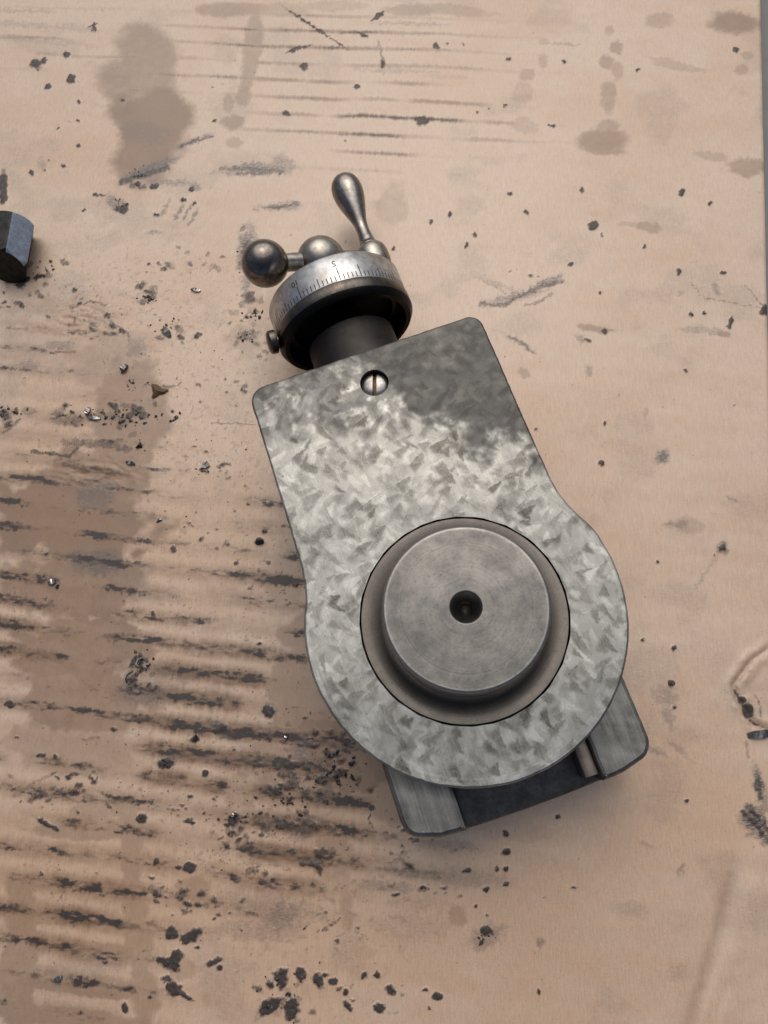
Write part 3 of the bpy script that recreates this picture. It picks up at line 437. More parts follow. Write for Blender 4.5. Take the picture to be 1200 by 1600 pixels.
DARKU = [-52, -40, -30, -20, -8, 2, 6, 9, 15, 22, 34, 41, 52]; DARKV = [103, 97, 92, 94, 98, 90, 77, 66, 58, 53, 49, 41, 38]
def scrape_raster(u0, u1, v0, v1, res, style):
    nu, nv_ = int((u1-u0)/res), int((v1-v0)/res)
    vv, uu = np.mgrid[0:nv_, 0:nu].astype(np.float32); uu = uu*res+u0; vv = vv*res+v0
    L = np.full(uu.shape, 0.60, np.float32); Gl = np.full(uu.shape, 0.5, np.float32)
    if style == 'scraped':
        rr = np.random.default_rng(11)
        L[:] = 0.66
        jobs = []
        for i in range(1100): jobs.append((rr.uniform(u0, u1), rr.uniform(v0, v1), 0))
        sp_ = 3.2
        for iu in range(int((u1-u0)/sp_)):
            for iv in range(int((v1-v0)/sp_)):
                if rr.random() < 0.72: jobs.append((u0+iu*sp_+rr.normal(0, 0.8)+(iv % 2)*sp_/2, v0+iv*sp_+rr.normal(0, 1.0), 1 if rr.random() < 0.56 else 2))
        for i in range(260): jobs.append((rr.uniform(u0, u1), rr.uniform(v0, v1), 1))
        for cu, cv, kind in jobs:
            fam = vn(cu/9+3, cv/9, 4)+rr.normal(0, 0.22) > 0.5
            ang = math.radians((32 if fam else -62)+rr.normal(0, 15)); ln = rr.uniform(1.5, 3.9) if kind else rr.uniform(2, 5); wd = rr.uniform(0.6, 1.6) if kind else rr.uniform(0.8, 2.4)
            c, s = math.cos(ang), math.sin(ang); rad = ln+2.5
            iu0, iu1 = max(0, int((cu-rad-u0)/res)), min(nu, int((cu+rad-u0)/res)); iv0, iv1 = max(0, int((cv-rad-v0)/res)), min(nv_, int((cv+rad-v0)/res))
            if iu1 <= iu0 or iv1 <= iv0: continue
            X = uu[iv0:iv1, iu0:iu1]-cu; Y = vv[iv0:iv1, iu0:iu1]-cv
            a = X*c+Y*s; b = -X*s+Y*c+rr.uniform(0.0, 0.07)*(a**2)*(1 if fam else -1)+0.10*np.sin(a*3.1+cu*5)      # crescent
            tt = a/ln; w_ = wd*np.clip(1-0.75*tt, 0.12, 1.7); bb = b/w_
            if kind == 0: m = sst(1.3, 0.4, np.abs(tt))*sst(1.4, 0.2, np.abs(bb)); v_ = 0.66+rr.normal(0, 0.12)
            else:                                   # hard leading edge, feathered tail, drag lines inside
                m = sst(1.0, 0.88, tt)*sst(-1.15, -0.55, tt)*sst(1.0, 0.86, bb)*sst(-1.35, -0.3, bb)
                v_ = ((0.36+rr.normal(0, 0.09)) if kind == 1 else (0.86+rr.normal(0, 0.08)))
            v_ = v_+0.22*(vn(b*5.5+cu, a*0.9+cv, 3)-0.5)
            al = m*(rr.uniform(0.2, 0.6) if kind == 0 else rr.uniform(0.45, 0.9)); L[iv0:iv1, iu0:iu1] = L[iv0:iv1, iu0:iu1]*(1-al)+v_*al
            Gl[iv0:iv1, iu0:iu1] = Gl[iv0:iv1, iu0:iu1]*(1-al)+np.where(v_ > 0.5, 0.8, 0.2)*al
        for i in range(620):                       # thin stray scratches and scraper chatter
            cu = rr.uniform(u0, u1); cv = rr.uniform(v0, v1); ang = math.radians(rr.choice([20, -70, 35, -50])+rr.normal(0, 14)); ln = rr.uniform(1.5, 7)
            n_ = int(ln/res*1.6); tt = np.linspace(-ln/2, ln/2, n_); cx_ = ((cu+tt*math.cos(ang)+0.03*tt**2-u0)/res).astype(int); cy_ = ((cv+tt*math.sin(ang)-v0)/res).astype(int)
            ok = (cx_ >= 0) & (cx_ < nu) & (cy_ >= 0) & (cy_ < nv_); L[cy_[ok], cx_[ok]] += rr.choice([-0.22, 0.20])*rr.uniform(0.4, 1)
        L += (fbm(uu/18, vv/18, 3, 3)-0.5)*0.16-0.03
        r_ = np.hypot(uu, vv); L += sst(45, 49, r_)*sst(51, 50, r_)*(vn(r_*5, r_*0+np.arctan2(vv, uu)*2, 2)-0.4)*0.30
        # darker, smoother area over the tail corner by the dial, fainter along the left end
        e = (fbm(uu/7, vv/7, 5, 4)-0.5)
        bd = np.interp(uu, DARKU, DARKV)
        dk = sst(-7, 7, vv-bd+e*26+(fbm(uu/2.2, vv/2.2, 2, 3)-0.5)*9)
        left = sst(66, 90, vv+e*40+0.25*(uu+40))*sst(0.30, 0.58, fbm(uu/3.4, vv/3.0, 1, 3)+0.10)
        oil = np.clip(np.maximum(dk*(0.93+0.25*(fbm(uu/5, vv/3, 6, 3)-0.5)), left*0.70), 0, 0.97)  # darkening mask of the tail corner and left end
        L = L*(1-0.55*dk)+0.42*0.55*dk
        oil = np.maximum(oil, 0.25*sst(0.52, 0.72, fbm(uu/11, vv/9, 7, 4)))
    else:
        L = 0.50+(fbm(uu/0.5, vv/14, 2, 3)-0.5)*0.5+(fbm(uu/9+vv/4, vv/12, 3, 3)-0.5)*0.5
        oil = 0.50*sst(0.40, 0.65, fbm(uu/4, vv/9, 4, 3)); oil = np.maximum(oil, 0.30)
    return L, oil, Gl
def add_scrape(me, pts, ras, u0, v0, res):
    L, O_, Gl = ras; iu = np.clip(((pts[:, 0]-u0)/res).astype(int), 0, L.shape[1]-1); iv = np.clip(((pts[:, 1]-v0)/res).astype(int), 0, L.shape[0]-1)
    at = me.color_attributes.new('scrape', 'FLOAT_COLOR', 'POINT')
    at.data.foreach_set('color', np.stack([L[iv, iu], O_[iv, iu], Gl[iv, iu], np.ones(len(iu))], -1).astype(np.float32).ravel())
def pip(P_, x, y):
    ins = np.zeros(x.shape, bool); j = len(P_)-1
    for i in range(len(P_)):
        xi, yi = P_[i]; xj, yj = P_[j]
        c = ((yi > y) != (yj > y)) & (x < (xj-xi)*(y-yi)/(yj-yi+1e-12)+xi); ins ^= c; j = i
    return ins
def filled_plate(name, outer, holes, z_top, z_bot, mats, ras, bounds, step, bevel, parent, holedepth=6.0):
    """slab with a bevelled top edge; the top is a fine sheet so the scraping can be carried by its points"""
    outer = resample(outer, 0.9); outer = outer+(vn(outer[:, 0]*0.45, outer[:, 1]*0.45, 3)-0.5)[:, None]*0.22+(rng.random(outer.shape)-0.5)*0.05; inn = inset(outer, bevel)
    loops = [inn]+[np.array(h) for h in holes]
    u0, u1 = inn[:, 0].min(), inn[:, 0].max(); v0, v1 = inn[:, 1].min(), inn[:, 1].max()
    gu, gv = np.meshgrid(np.arange(u0, u1, step), np.arange(v0, v1, step)); gu = gu+(np.arange(gu.shape[0]) % 2)[:, None]*step*0.5
    gu = gu.ravel(); gv = gv.ravel(); ok = pip(inset(outer, bevel+step*0.6), gu, gv)
    for h in holes:
        c = np.mean(h, 0); r = np.hypot(*(np.array(h)[0]-c)); ok &= np.hypot(gu-c[0], gv-c[1]) > r+step*0.5
    pts = []; edges = []
    for L_ in loops:
        b0 = len(pts); pts += [tuple(map(float, p)) for p in L_]; edges += [(b0+i, b0+(i+1) % len(L_)) for i in range(len(L_))]
    nb = len(pts); pts += list(zip(gu[ok].tolist(), gv[ok].tolist()))
    vo, eo, fo, *_ = delaunay_2d_cdt([Vector(p) for p in pts], edges, [], 1, 1e-5)
    vo = np.array([(v.x, v.y) for v in vo]); fo = [tuple(f) for f in fo]
    cen = np.array([vo[list(f)].mean(0) for f in fo]); keep = np.ones(len(fo), bool)
    for h in holes:
        c = np.mean(h, 0); r = np.hypot(*(np.array(h)[0]-c)); keep &= np.hypot(cen[:, 0]-c[0], cen[:, 1]-c[1]) > r*0.995
    F = [f for f, k_ in zip(fo, keep) if k_]
    V = [(x, y, z_top) for x, y in vo]
    mi = [0]*len(F)
    def ring(L_, z): b = len(V); V.extend([(float(x), float(y), z) for x, y in L_]); return b, len(L_)
    def strip(b0, b1, n, m, flip=False):
        for i in range(n):
            q = (b0+i, b1+i, b1+(i+1) % n, b0+(i+1) % n); F.append(q[::-1] if flip else q); mi.append(m)
    a0, n = ring(inn, z_top); a1, _ = ring(inset(outer, bevel*0.35), z_top-bevel*0.22); a2, _ = ring(outer, z_top-bevel*0.8); a3, _ = ring(outer, z_bot)
    strip(a0, a1, n, 0); strip(a1, a2, n, 0); strip(a2, a3, n, 1)
    F.append(tuple(a3+i for i in range(n))[::-1]); mi.append(1)
    for h in holes:
        h = np.array(h); b0, m_ = ring(h, z_top); b1, _ = ring(h, z_top-holedepth); strip(b0, b1, m_, 1, True)
    o = mesh(name, V, F, mats, parent, 40)
    o.data.polygons.foreach_set('material_index', mi)
    add_scrape(o.data, np.array(V)[:, :2], ras, *bounds)
    return o
circ = lambda cx, cy, r, n: [(cx+r*math.cos(2*math.pi*i/n), cy+r*math.sin(2*math.pi*i/n)) for i in range(n)]
SC = (-0.6, 86.0)
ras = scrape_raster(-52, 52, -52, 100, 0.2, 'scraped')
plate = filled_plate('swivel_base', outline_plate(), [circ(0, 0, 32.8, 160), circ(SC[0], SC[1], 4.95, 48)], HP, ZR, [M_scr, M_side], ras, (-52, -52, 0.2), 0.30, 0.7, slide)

def lathe(name, prof, mats, parent, n=96, axis='z', org=(0, 0, 0), mi=None, smooth=40):
    V = []; F = []; M_ = []
    for (r, z) in prof:
        for i in range(n):
            a = 2*math.pi*i/n; x, y = r*math.cos(a), r*math.sin(a)
            V.append((x, y, z) if axis == 'z' else (x, z, -y))
    for j in range(len(prof)-1):
        for i in range(n):
            F.append((j*n+i, j*n+(i+1) % n, (j+1)*n+(i+1) % n, (j+1)*n+i)); M_.append(mi[j] if mi else 0)
    o = mesh(name, V, F, mats, parent, smooth)
    bm = bmesh.new(); bm.from_mesh(o.data); bmesh.ops.remove_doubles(bm, verts=bm.verts, dist=1e-6)
    bm.to_mesh(o.data); bm.free()
    if mi and len(o.data.polygons) == len(M_): o.data.polygons.foreach_set('material_index', M_)
    fix_normals(o.data); o.location = Vector(org)*S; o.data.set_sharp_from_angle(angle=math.radians(smooth)); return o

lathe('pivot_flange', [(0.001, 44), (32.35, 44), (32.35, 49.55), (32.1, 49.85), (26.8, 49.75), (26.2, 49.3), (24.3, 49.2), (0.001, 49.1)][::-1], M_flange, slide, 128)
lathe('pivot_boss', [(24.15, 49.0), (24.25, 50.2), (24.3, 51), (24.3, 68.9), (24.15, 69.5), (23.7, 69.92), (23.4, 70.0), (23.2, 70.01), (22, 70.01), (12, 70.0), (5.2, 70.0), (4.85, 70.0), (4.75, 69.97), (4.5, 69.75), (4.2, 69.3), (2.3, 66.4), (2.15, 65.8), (2.1, 61.5), (1.2, 60.6), (0.001, 60.3)], M_bosstop, slide, 128)

# countersunk cheese-head screw with a slot that runs up the picture
def screw():
    root = bpy.data.objects.new('slotted_screw', None)
    R = 4.62; rot = math.radians(-21.5+2)
    xs = sorted(set([-R*0.999, -4.45, -4.1, -3.5, -2.8, -2.0, -1.2, -0.70, -0.66, -0.2, 0.2, 0.66, 0.70, 1.2, 2.0, 2.8, 3.5, 4.1, 4.45, R*0.999])); ns = 17
    V = []; F = []; mi = []
    for x in xs:
        c = math.sqrt(max(R*R-x*x, 0.02))
        for j in range(ns):
            s_ = math.sin((j/(ns-1)-0.5)*math.pi); y = c*s_; r = math.hypot(x, y)/R
            z = HP-0.75-1.1*r**2.6 - (1.8*(1-0.25*r*r) if abs(x) < 0.68 else 0)
            V.append((x, y, z))
    for i in range(len(xs)-1):
        for j in range(ns-1):
            F.append((i*ns+j, (i+1)*ns+j, (i+1)*ns+j+1, i*ns+j+1)); mi.append(1 if abs(xs[i]+xs[i+1])/2 < 0.69 else 0)
    c, s_ = math.cos(rot), math.sin(rot)
    V = [(v[0]*c-v[1]*s_, v[0]*s_+v[1]*c, v[2]) for v in V]
    o = mesh('slotted_screw', V, F, [M_screw, M_slot], slide, 30); o.data.polygons.foreach_set('material_index', mi)
    o.location = Vector((SC[0], SC[1], 0))*S
    lathe('screw_recess', [(0.001, HP-4.5), (4.9, HP-4.4), (4.93, HP-3)], M_black, o, 40)
screw()

# slide body: low block, two raised ways, gib strip, dovetail under the base
def end_curve(u): return -58.2-1.6*(1-((u-1)/41.0)**2)
def body_outline():
    P_ = [(-39.4, 96), (-39.3, -50.5)]
    P_ += arc(-33.2, -51.2, 6.0, 180, 262, 8)
    P_ += [(u, end_curve(u)) for u in (-29, -24, -18, -10, 0, 10, 18, 24, 30)]
    P_ += arc(35.6, -51.6, 5.9, -80, 0, 8)
    P_ += [(41.6, -48), (41.7, 96)]
    return P_
def clip_u(P_, ua, ub, step=0.8):
    """part of a closed outline between two u values (outline is monotone enough for this)"""
    Q = resample(P_, step); Q = np.array(Q)
    out = []
    n = len(Q)
    for i in range(n):
        a, b = Q[i], Q[(i+1) % n]
        ina, inb = ua <= a[0] <= ub, ua <= b[0] <= ub
        if ina: out.append(tuple(a))
        for lim in (ua, ub):
            if (a[0]-lim)*(b[0]-lim) < 0:
                t = (lim-a[0])/(b[0]-a[0]); out.append((lim, a[1]+t*(b[1]-a[1])))
    return out
def slab(name, P_, z0, z1, mats, parent, bev=0.6, ras=None, bounds=None):
    P_ = np.array(P_, float)
    inn = inset(P_, bev)
    V = [(x, y, z1) for x, y in inn]+[(x, y, z1-bev*0.9) for x, y in P_]+[(x, y, z0) for x, y in P_]; n = len(P_)
    F = [tuple(range(n))]+[tuple(range(2*n, 3*n))[::-1]]
    for k_ in (0, 1):
        for i in range(n): F.append((k_*n+i, (k_+1)*n+i, (k_+1)*n+(i+1) % n, k_*n+(i+1) % n))
    o = mesh(name, V, F, mats, parent, 50); fix_normals(o.data); return o
BO = resample(body_outline(), 0.9)
FL = inset(BO, -0.9)            # the low block stands slightly proud
slab('slide_body', FL, 1.3, 26.0, [M_chan], slide, 1.0)
rasg = scrape_raster(-42, 43, -62, 98, 0.2, 'ground')
for (ua, ub) in ((-45, -20.5), (23.7, 45)):
    seg_ = clip_u(body_outline(), ua, ub, 0.8)
    filled_plate('slide_way', seg_, [], ZR-0.05, 25.9, [M_scr, M_side], rasg, (-42, -62, 0.2), 0.5, 1.3 if ua > 0 else 1.5, slide)
slab('gib_strip', [(18.9, -57.0), (23.5, -57.0), (23.5, 96), (18.9, 96)], 26.2, 36.0, [M_gib], slide, 0.3)
slab('base_dovetail', [(-17, -40), (16, -40), (16, 96), (-17, 96)], 26.3, 37.9, [M_chan], slide, 0.4)

# feed screw bearing and dial; all turned about one axis along v
AX = (-1.8, 28.3)
def ylathe(name, prof, mats, parent, n=96, mi=None, smooth=35, off=(0, 0)):    # prof: (radius, v)
    return lathe(name, prof, mats, parent, n, 'v', (AX[0]+off[0], 0, AX[1]+off[1]), mi, smooth)
ylathe('bearing_bracket', [(0.001, 95), (16.8, 95), (16.6, 115.8), (15.8, 116.4), (7, 116.5), (7, 128.5)], M_brack, slide, 96)
collar = ylathe('dial_collar', [(6.5, 127.6), (21.8, 127.6), (22.6, 121), (23.4, 119.0), (25.0, 118.8), (25.6, 119.3), (26.75, 121.2), (26.75, 124.9), (26.5, 125.3), (20, 125.35)], [M_collar, M_black], slide, 128, mi=[1, 1, 1, 1, 1, 1, 0, 0, 0])
ring_o = ylathe('dial_ring', [(20, 125.40), (26.35, 125.45), (26.45, 126.0), (26.45, 136.2), (25.9, 137.0), (24.8, 137.2), (10, 137.0), (9, 136.6), (6, 136.5)], M_dial, slide, 128)
# graduations: angle 0 = straight up, positive to the left seen from the collar
def cyl(a, v, r=26.49): return (r*-math.sin(a), v, r*math.cos(a))
def angle_of(px, py, v):
    best = min(((np.hypot(*(PX(ORG+(AX[0]-26.45*math.sin(a))*BU+v*AV+(AX[1]+26.45*math.cos(a))*ZV)-np.array([px, py]))), a) for a in np.radians(np.arange(-80, 80, 0.25))), key=lambda t: t[0])
    return best[1]
a10 = angle_of(470, 465, 125.6); a5 = angle_of(531.6, 435, 125.6); stp = (a10-a5)/10
V = []; F = []
nd = int(round(2*math.pi/stp)); stp = 2*math.pi/nd
for i in range(nd):
    a = a5+stp*i; ln = 5.0 if i % 10 == 0 else (3.6 if i % 5 == 0 else 2.2); h = 0.165/26.45
    b = len(V); V += [cyl(a-h, 125.75), cyl(a+h, 125.75), cyl(a+h, 125.75+ln), cyl(a-h, 125.75+ln)]; F.append((b, b+1, b+2, b+3))
gm = mesh('graduation_marks', V, F, M_mark, ring_o, None); gm['kind'] = 'stuff'
print('graduations', nd, math.degrees(a10), math.degrees(a5))
def numeral(txt, a, v, size):
    cu = bpy.data.curves.new('numeral', 'FONT'); cu.body = txt; cu.size = size; cu.align_x = 'CENTER'; cu.align_y = 'CENTER'; cu.resolution_u = 3
    to = bpy.data.objects.new('numeral', cu); COL.objects.link(to); me = bpy.data.meshes.new_from_object(to.evaluated_get(bpy.context.evaluated_depsgraph_get()))
    bpy.data.objects.remove(to); bpy.data.curves.remove(cu)
    for vtx in me.vertices:                      # read from the handle side: turned half round
        x, y = -vtx.co.x, -vtx.co.y
        p = cyl(a-x/26.45, v+y); vtx.co = Vector(p)*S
    o = link('numeral', me, M_mark, ring_o); return o
numeral('10', a10+math.radians(1.2), 132.6, 3.1); numeral('5', a5+math.radians(0.8), 132.9, 3.4)
# thumb lock screw on the side of the dial
ls = lathe('lock_screw', [(0.001, 0), (2.0, 0), (2.0, 1.6), (4.3, 1.8), (4.5, 2.4), (4.4, 4.2), (3.6, 4.9), (0.001, 5.2)], M_collar, slide, 28)
ls.matrix_local = Matrix.Translation(Vector((AX[0]-25.6*math.cos(math.radians(12)), 123.2, AX[1]+25.6*math.sin(math.radians(12))))*S) @ Matrix.Rotation(math.radians(-78), 4, 'Y')

# ball crank
crank = bpy.data.objects.new('ball_crank', None); COL.objects.link(crank); crank.parent = slide; crank.empty_display_size = 0.03
VC = 154.3; PH = math.radians(24.3)
crank.matrix_local = Matrix.Translation(Vector((AX[0], VC, AX[1]))*S)
CD = Vector((-math.cos(PH), 0, math.sin(PH)))           # towards the ball
def revolve(name, prof, d, o0, mats, parent, n=48, smooth=35):     # prof: (radius, distance along d)
    d = Vector(d).normalized(); x = d.orthogonal().normalized(); y = d.cross(x); V = []; F = []
    for (r, t) in prof:
        for i in range(n):
            a = 2*math.pi*i/n; V.append(Vector(o0)+d*t+x*(r*math.cos(a))+y*(r*math.sin(a)))
    for j in range(len(prof)-1):
        for i in range(n): F.append((j*n+i, j*n+(i+1) % n, (j+1)*n+(i+1) % n, (j+1)*n+i))
    o = mesh(name, V, F, mats, parent, smooth); bm = bmesh.new(); bm.from_mesh(o.data); bmesh.ops.remove_doubles(bm, verts=bm.verts, dist=1e-6); bm.to_mesh(o.data); bm.free()
    fix_normals(o.data); o.data.set_sharp_from_angle(angle=math.radians(smooth)); return o
def ballprof(R, cut=-1.0, n=20, flat=None):
    return [(max(0.001, R*math.sin(math.pi*i/n)), -R*math.cos(math.pi*i/n)) for i in range(n+1)]
o = revolve('counterweight_ball', ballprof(9.0, n=28), CD, CD*23.3, M_ball, crank, 56)
revolve('hub', [(7.5, -18.3), (7.6, -8.5), (8.6, -6.5)]+[(9.6*math.sin(a), -9.6*math.cos(a)) for a in np.linspace(2.2*0.4, math.pi-0.42, 14)]+[(3.6, 9.0), (0.001, 9.1)], (0, 1, 0), (0, 0, 0), M_hub, crank, 56)
revolve('crank_arm', [(3.5, -20.0), (3.5, 6), (3.7, 8), (3.5, 13), (3.6, 17)], CD, (0, 0, 0), M_hub, crank, 32)
revolve('handle_boss', [(0.001, -7.6), (4.6, -7.2), (6.0, -5.6), (6.5, -2.5), (6.5, 1.2), (6.0, 3.6), (5.0, 5.0), (4.2, 5.4), (0.001, 5.5)], (0, 1, 0), -CD*23.3, M_hub, crank, 48)
grip_prof = [(0.001, 4.6), (4.0, 4.7), (4.15, 5.6), (4.05, 6.3), (3.5, 6.6), (3.3, 8.0), (2.9, 10.5), (2.65, 13.5), (2.75, 16.5), (3.2, 19.5), (4.0, 22.5), (4.95, 25.8), (5.8, 29.0), (6.35, 32.0), (6.55, 35.0), (6.3, 37.6), (5.5, 39.8), (4.2, 41.4), (2.4, 42.4), (0.001, 42.8)]
revolve('handle_grip', grip_prof, (0, 1, 0), -CD*23.3, M_grip, crank, 48, 60)

# ------------------------------------------------------------------ hex bolt cut off by the left edge
def hexbolt():
    AF = 17.4; SD = AF/math.sqrt(3)
    R0 = UN(10.5, 390, AF); R1 = UN(19, 328.5, AF)           # the two ends of the ridge between top and right flat
    cx = (R0[0]+R1[0])/2-SD/2; y0, y1 = R0[1], R1[1]
    t = thing('hex_head_bolt', 'greasy black hexagonal bolt head with one scuffed flat coloured sky-lit blue grey, lying at the left edge', 'bolt', (cx, y0, 0))
    n = 96; V = []; F = []; mi = []
    def ringp(y, cap, rr=None):
        b = len(V)
        for i in range(n):
            a = 2*math.pi*i/n; k_ = (a % (math.pi/3))-math.pi/6; r = AF/2/math.cos(k_) if rr is None else rr
            r = min(r, cap) if rr is None else r; zz = AF/2+r*math.sin(a); V.append((r*math.cos(a), y-5.0*(1-zz/AF)*max(0, 1-y/6), zz))
        return b
    RC = SD; L = y1-y0
    hx = [(0.0, RC-1.35), (0.35, RC-0.85), (0.9, RC-0.35), (1.7, RC-0.03), (L-1.7, RC-0.03), (L-0.9, RC-0.35), (L-0.35, RC-0.85), (L, RC-1.35)]
    ro = [ringp(y, c) for y, c in hx]
    def bare(i):  # the right upper flat, given the sky-lit colour
        a = 2*math.pi*(i+0.5)/n; return 1 if 0 < a < math.pi/3 else 0
    for b0, b1 in zip(ro[:-1], ro[1:]):
        for i in range(n): F.append((b0+i, b1+i, b1+(i+1) % n, b0+(i+1) % n)); mi.append(bare(i))
    F.append(tuple(ro[-1]+i for i in range(n))); mi.append(0); F.append(tuple(ro[0]+i for i in range(n))[::-1]); mi.append(0)
    o = mesh('bolt_head', V, F, [M_nutd, M_nutlit], t, 25); o.data.polygons.foreach_set('material_index', mi); fix_normals(o.data)
hexbolt()

# ------------------------------------------------------------------ swarf and crumbs lying on the sheet
def crumb_mesh(r, sq=0.6, seed=0, n=1):
    rr = random.Random(seed); bm = bmesh.new(); bmesh.ops.create_icosphere(bm, subdivisions=n, radius=1)
    for v in bm.verts:
        f = rr.uniform(0.4, 1.25); v.co = Vector((v.co.x*r*f, v.co.y*r*f*rr.uniform(0.8, 1.1), v.co.z*r*sq*f))*S
    me = bpy.data.meshes.new('crumb'); bm.to_mesh(me); bm.free(); return me
def flake_mesh(w_, l_, th, curl, seed):
    rr = random.Random(seed); V = []; F = []; n = 6
    for s_ in (0, 1):
        for i in range(n+1):
            t = i/n; x = (t-0.5)*l_; z = curl*math.sin(t*math.pi*1.2)+th*s_; ww = w_*(0.45+0.55*math.sin(math.pi*min(1, max(0.05, t))))*rr.uniform(0.8, 1.1)
            V += [(x, -ww/2, z+rr.uniform(0, 0.2)), (x, ww/2, z+rr.uniform(0, 0.5))]
    m = 2*(n+1)
    for i in range(n):
        a = 2*i; F += [(a, a+2, a+3, a+1), (a+m, a+1+m, a+3+m, a+2+m), (a, a+m, a+2+m, a+2), (a+1, a+3, a+3+m, a+1+m)]
    F += [(0, 1, 1+m, m), (2*n, 2*n+m, 2*n+1+m, 2*n+1)]
    me = bpy.data.meshes.new('flake'); me.from_pydata([(x*S, y*S, z*S) for x, y, z in V], [], F); me.update(); return me
def scrap_mesh():
    P_ = [(-4.2, 2.0), (-1.5, 2.6), (1.2, 2.2), (4.0, 2.8), (3.0, 0.8), (1.6, -1.0), (0.4, -2.8), (-0.6, -3.6), (-1.4, -1.6), (-3.0, 0.6)]
    V = [(0, 0, 1.3)]+[(x, y, 0.35+0.5*math.sin(i*2.1)) for i, (x, y) in enumerate(P_)]; n = len(P_); V += [(x, y, z-0.25) for x, y, z in V]
    F = [(0, 1+i, 1+(i+1) % n) for i in range(n)]+[(n+1, n+2+(i+1) % n, n+2+i) for i in range(n)]+[(1+i, n+2+i, n+2+(i+1) % n, 1+(i+1) % n) for i in range(n)]
    me = bpy.data.meshes.new('scrap'); me.from_pydata([(x*S, y*S, z*S) for x, y, z in V], [], F); me.update(); return me
def put(name, me, px, py, rz, mat, label, cat, group=None, z=0.0):
    o = bpy.data.objects.new(name, me); COL.objects.link(o)
    if not me.materials: me.materials.append(mat)
    p = UN(px, py, 0); o.location = Vector((p[0], p[1], z))*S; o.rotation_euler = (0, 0, math.radians(rz)); return tag(o, label, cat, group)
def curl_mesh(r, turns, wd, th, rise, n=40):
    V = []; F = []
    for i in range(n+1):
        a = turns*2*math.pi*i/n; rad = r*(1-0.35*i/n); x, y = rad*math.cos(a), rad*math.sin(a); z = rise*i/n+0.1
        V += [(x, y, z), (x*(1+th/r), y*(1+th/r), z), (x*(1+th/r), y*(1+th/r), z+wd), (x, y, z+wd)]
    for i in range(n):
        for j in range(4): F.append((4*i+j, 4*i+(j+1) % 4, 4*(i+1)+(j+1) % 4, 4*(i+1)+j))
    F += [(3, 2, 1, 0), (4*n, 4*n+1, 4*n+2, 4*n+3)]
    me = bpy.data.meshes.new('curl'); me.from_pydata([(x*S, y*S, z*S) for x, y, z in V], [], F); me.update(); fix_normals(me); return me
put('dry_leaf_scrap', scrap_mesh(), 246, 612, -25, M_leaf, 'torn brown triangular scrap lying among black crumbs left of the slide', 'leaf scrap')
put('metal_shaving', curl_mesh(3.0, 0.62, 0.9, 0.7, 0.8), 208, 1062, 100, M_dchip, 'hook shaped curled steel shaving left of the round base', 'metal shaving')
put('metal_shaving', curl_mesh(1.8, 0.8, 0.7, 0.5, 1.0), 222, 1036, 10, M_dchip, 'small dull curl of shaving just above the hook shaped one', 'metal shaving')
put('metal_chip', flake_mesh(2.0, 3.6, 0.3, 1.0, 5), 82, 910, 20, M_chip, 'bright folded metal chip alone near the left edge', 'metal chip')
put('metal_chip', crumb_mesh(1.2, 0.8, 31), 89, 917, 0, M_grit, 'dark crumb touching the bright folded chip near the left edge', 'metal chip')
put('metal_chip', flake_mesh(2.2, 3.8, 0.5, 0.8, 6), 138, 643, 80, M_chip, 'bright upright chip in the row of black crumbs at left', 'metal chip')
put('metal_chip', flake_mesh(1.4, 4.2, 0.4, 0.4, 7), 149, 654, 0, M_chip, 'thin bright sliver lying flat in the row of black crumbs', 'metal chip')
put('metal_chip', flake_mesh(1.4, 4.4, 0.3, 0.7, 8), 306, 454, -8, M_chip, 'long silver chip left of the dial', 'metal chip')
put('metal_chip', flake_mesh(1.5, 4.0, 0.3, 0.6, 9), 204, 724, -12, M_dchip, 'small grey sliver on the brown oil stain at left', 'metal chip')
put('metal_chip', crumb_mesh(2.1, 0.8, 12), 1049, 1068, 20, M_dchip, 'angular dark grey chip on clean card right of the round base', 'metal chip')
put('metal_chip', flake_mesh(1.0, 3.0, 0.3, 0.8, 10), 447, 1152, 80, M_chip, 'tiny bright chip beside the lower left of the round base', 'metal chip')
put('metal_chip', flake_mesh(1.0, 2.2, 0.3, 0.8, 11), 365, 1274, 75, M_chip, 'tiny bright chip on a black blot below left of the slide', 'metal chip')
put('metal_chip', crumb_mesh(1.5, 0.7, 14), 249, 813, 10, M_dchip, 'small shiny crumb on clean card left of the tail of the base', 'metal chip')
put('metal_chip', flake_mesh(1.6, 3.2, 0.4, 0.7, 15), 91, 1529, 30, M_chip, 'pale glinting chip near the bottom left corner', 'metal chip')
put('metal_chip', crumb_mesh(1.5, 0.7, 16), 305, 1153, 0, M_dchip, 'rounded crumb with a pale side below the hooked shaving', 'metal chip')
put('metal_chip', crumb_mesh(1.9, 0.8, 17), 405, 845, 0, M_grit, 'dark lump close to the left side of the base', 'metal chip')
put('metal_chip', flake_mesh(2.4, 4.4, 0.6, 0.8, 18), 194, 576, 60, M_dchip, 'dark ridged chip above the row of black crumbs', 'metal chip')
put('metal_chip', flake_mesh(2.4, 5.6, 0.4, 0.7, 19), 262, 520, -60, M_dchip, 'curved dull grey flake between bolt head and dial', 'metal chip')
put('metal_chip', crumb_mesh(1.7, 0.8, 20), 218, 697, 0, M_grit, 'single black crumb on the brown stain left of the base', 'metal chip')
put('metal_chip', crumb_mesh(1.9, 0.7, 21), 321, 728, 0, M_dchip, 'small dark chip left of the upper corner of the base', 'metal chip')
put('card_sliver', flake_mesh(3.0, 9.0, 0.3, 0.8, 22), 1188, 1147, 8, M_dchip, 'blue grey sliver sticking out of the tear at the right edge', 'sliver')
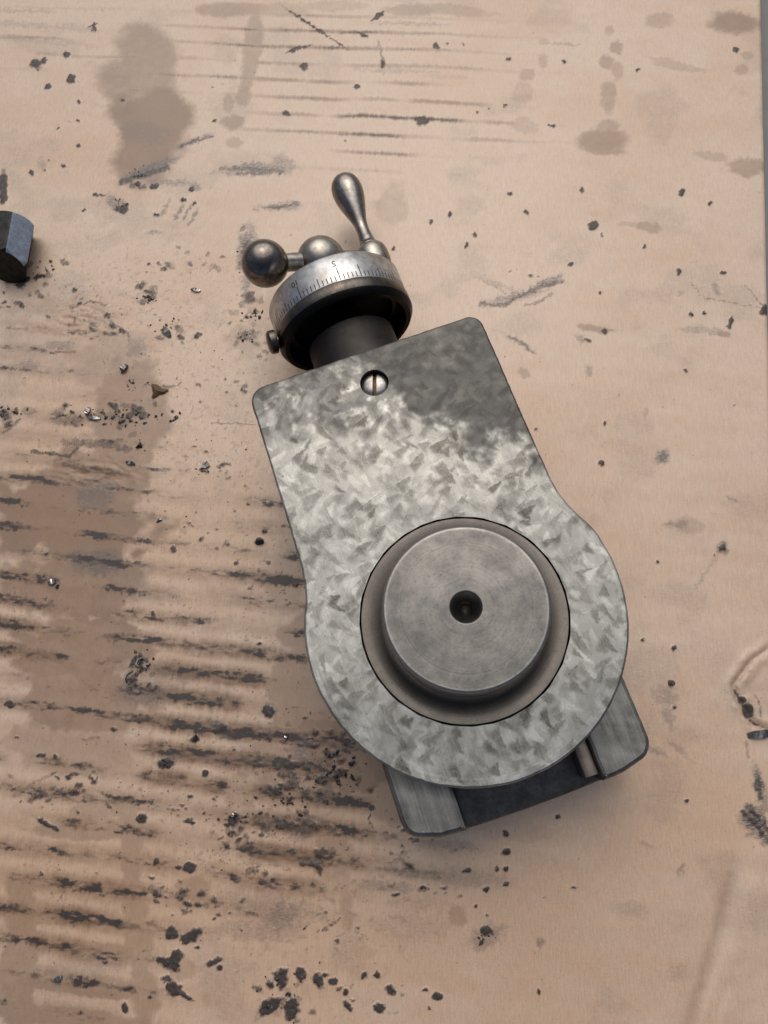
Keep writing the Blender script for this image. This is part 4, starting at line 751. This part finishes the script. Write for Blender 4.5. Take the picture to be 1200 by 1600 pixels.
# greasy crumbs nobody would count
def grit():
    rr = random.Random(5); Vs = []; Fs = []; base = []
    bm = bmesh.new(); bmesh.ops.create_icosphere(bm, subdivisions=1, radius=1); bv = [v.co.copy() for v in bm.verts]; bf = [tuple(v.index for v in f.verts) for f in bm.faces]; bm.free()
    spots = []
    for (x, y, rx, ry, n, s0, s1) in ((145, 650, 45, 9, 26, .35, 1.3), (208, 650, 30, 11, 34, .4, 1.3), (12, 645, 20, 14, 18, .4, 1.3), (205, 600, 12, 8, 12, .3, 1.0), (232, 466, 14, 9, 14, .4, 1.2), (266, 505, 25, 12, 16, .3, .9), (385, 405, 8, 22, 22, .4, 1.3), (400, 492, 14, 9, 14, .4, 1.2), (383, 528, 14, 10, 12, .3, .9), (222, 1035, 14, 16, 22, .3, 1.0), (270, 650, 8, 7, 8, .4, 1.1), (320, 732, 9, 10, 12, .3, .8),
                                   (440, 1250, 70, 40, 50, .3, 1.0), (530, 1200, 36, 36, 44, .3, 1.2), (365, 1282, 9, 9, 12, .3, 1.), (258, 1193, 9, 6, 14, .3, .9), (222, 1278, 6, 6, 8, .3, .8), (265, 1500, 15, 12, 14, .3, .9), (440, 1550, 30, 30, 24, .3, .9), (190, 320, 12, 10, 12, .3, .8), (220, 270, 20, 8, 14, .3, .8), (110, 124, 4, 5, 4, .4, .8), (54, 100, 4, 4, 4, .4, .9), (760, 1462, 10, 6, 8, .3, .7), (300, 700, 180, 200, 120, .12, .45), (300, 1200, 220, 260, 150, .12, .45), (700, 700, 500, 700, 110, .1, .32), (60, 425, 30, 14, 18, .3, .9)):
        for _ in range(n): spots.append((x+rr.gauss(0, rx*.6), y+rr.gauss(0, ry*.6), rr.uniform(s0, s1)*rr.uniform(.6, 1)))
    for px, py, s_ in spots:
        p = UN(px, py, 0); sx, sy = s_*rr.uniform(.7, 1.5), s_*rr.uniform(.5, 1); a = rr.uniform(0, 6.3); c, q = math.cos(a), math.sin(a); b = len(Vs)
        for v in bv:
            f = rr.uniform(.6, 1.1); x, y = v.x*sx*f, v.y*sy*f; Vs.append((p[0]+x*c-y*q, p[1]+x*q+y*c, -0.1+v.z*s_*.55*f))
        Fs += [tuple(b+i for i in f) for f in bf]
    o = mesh('oily_grit', Vs, Fs, M_grit, None, None); o['kind'] = 'stuff'; o['label'] = 'black oily grit crumbs scattered over the cardboard'; o['category'] = 'grit'
grit()
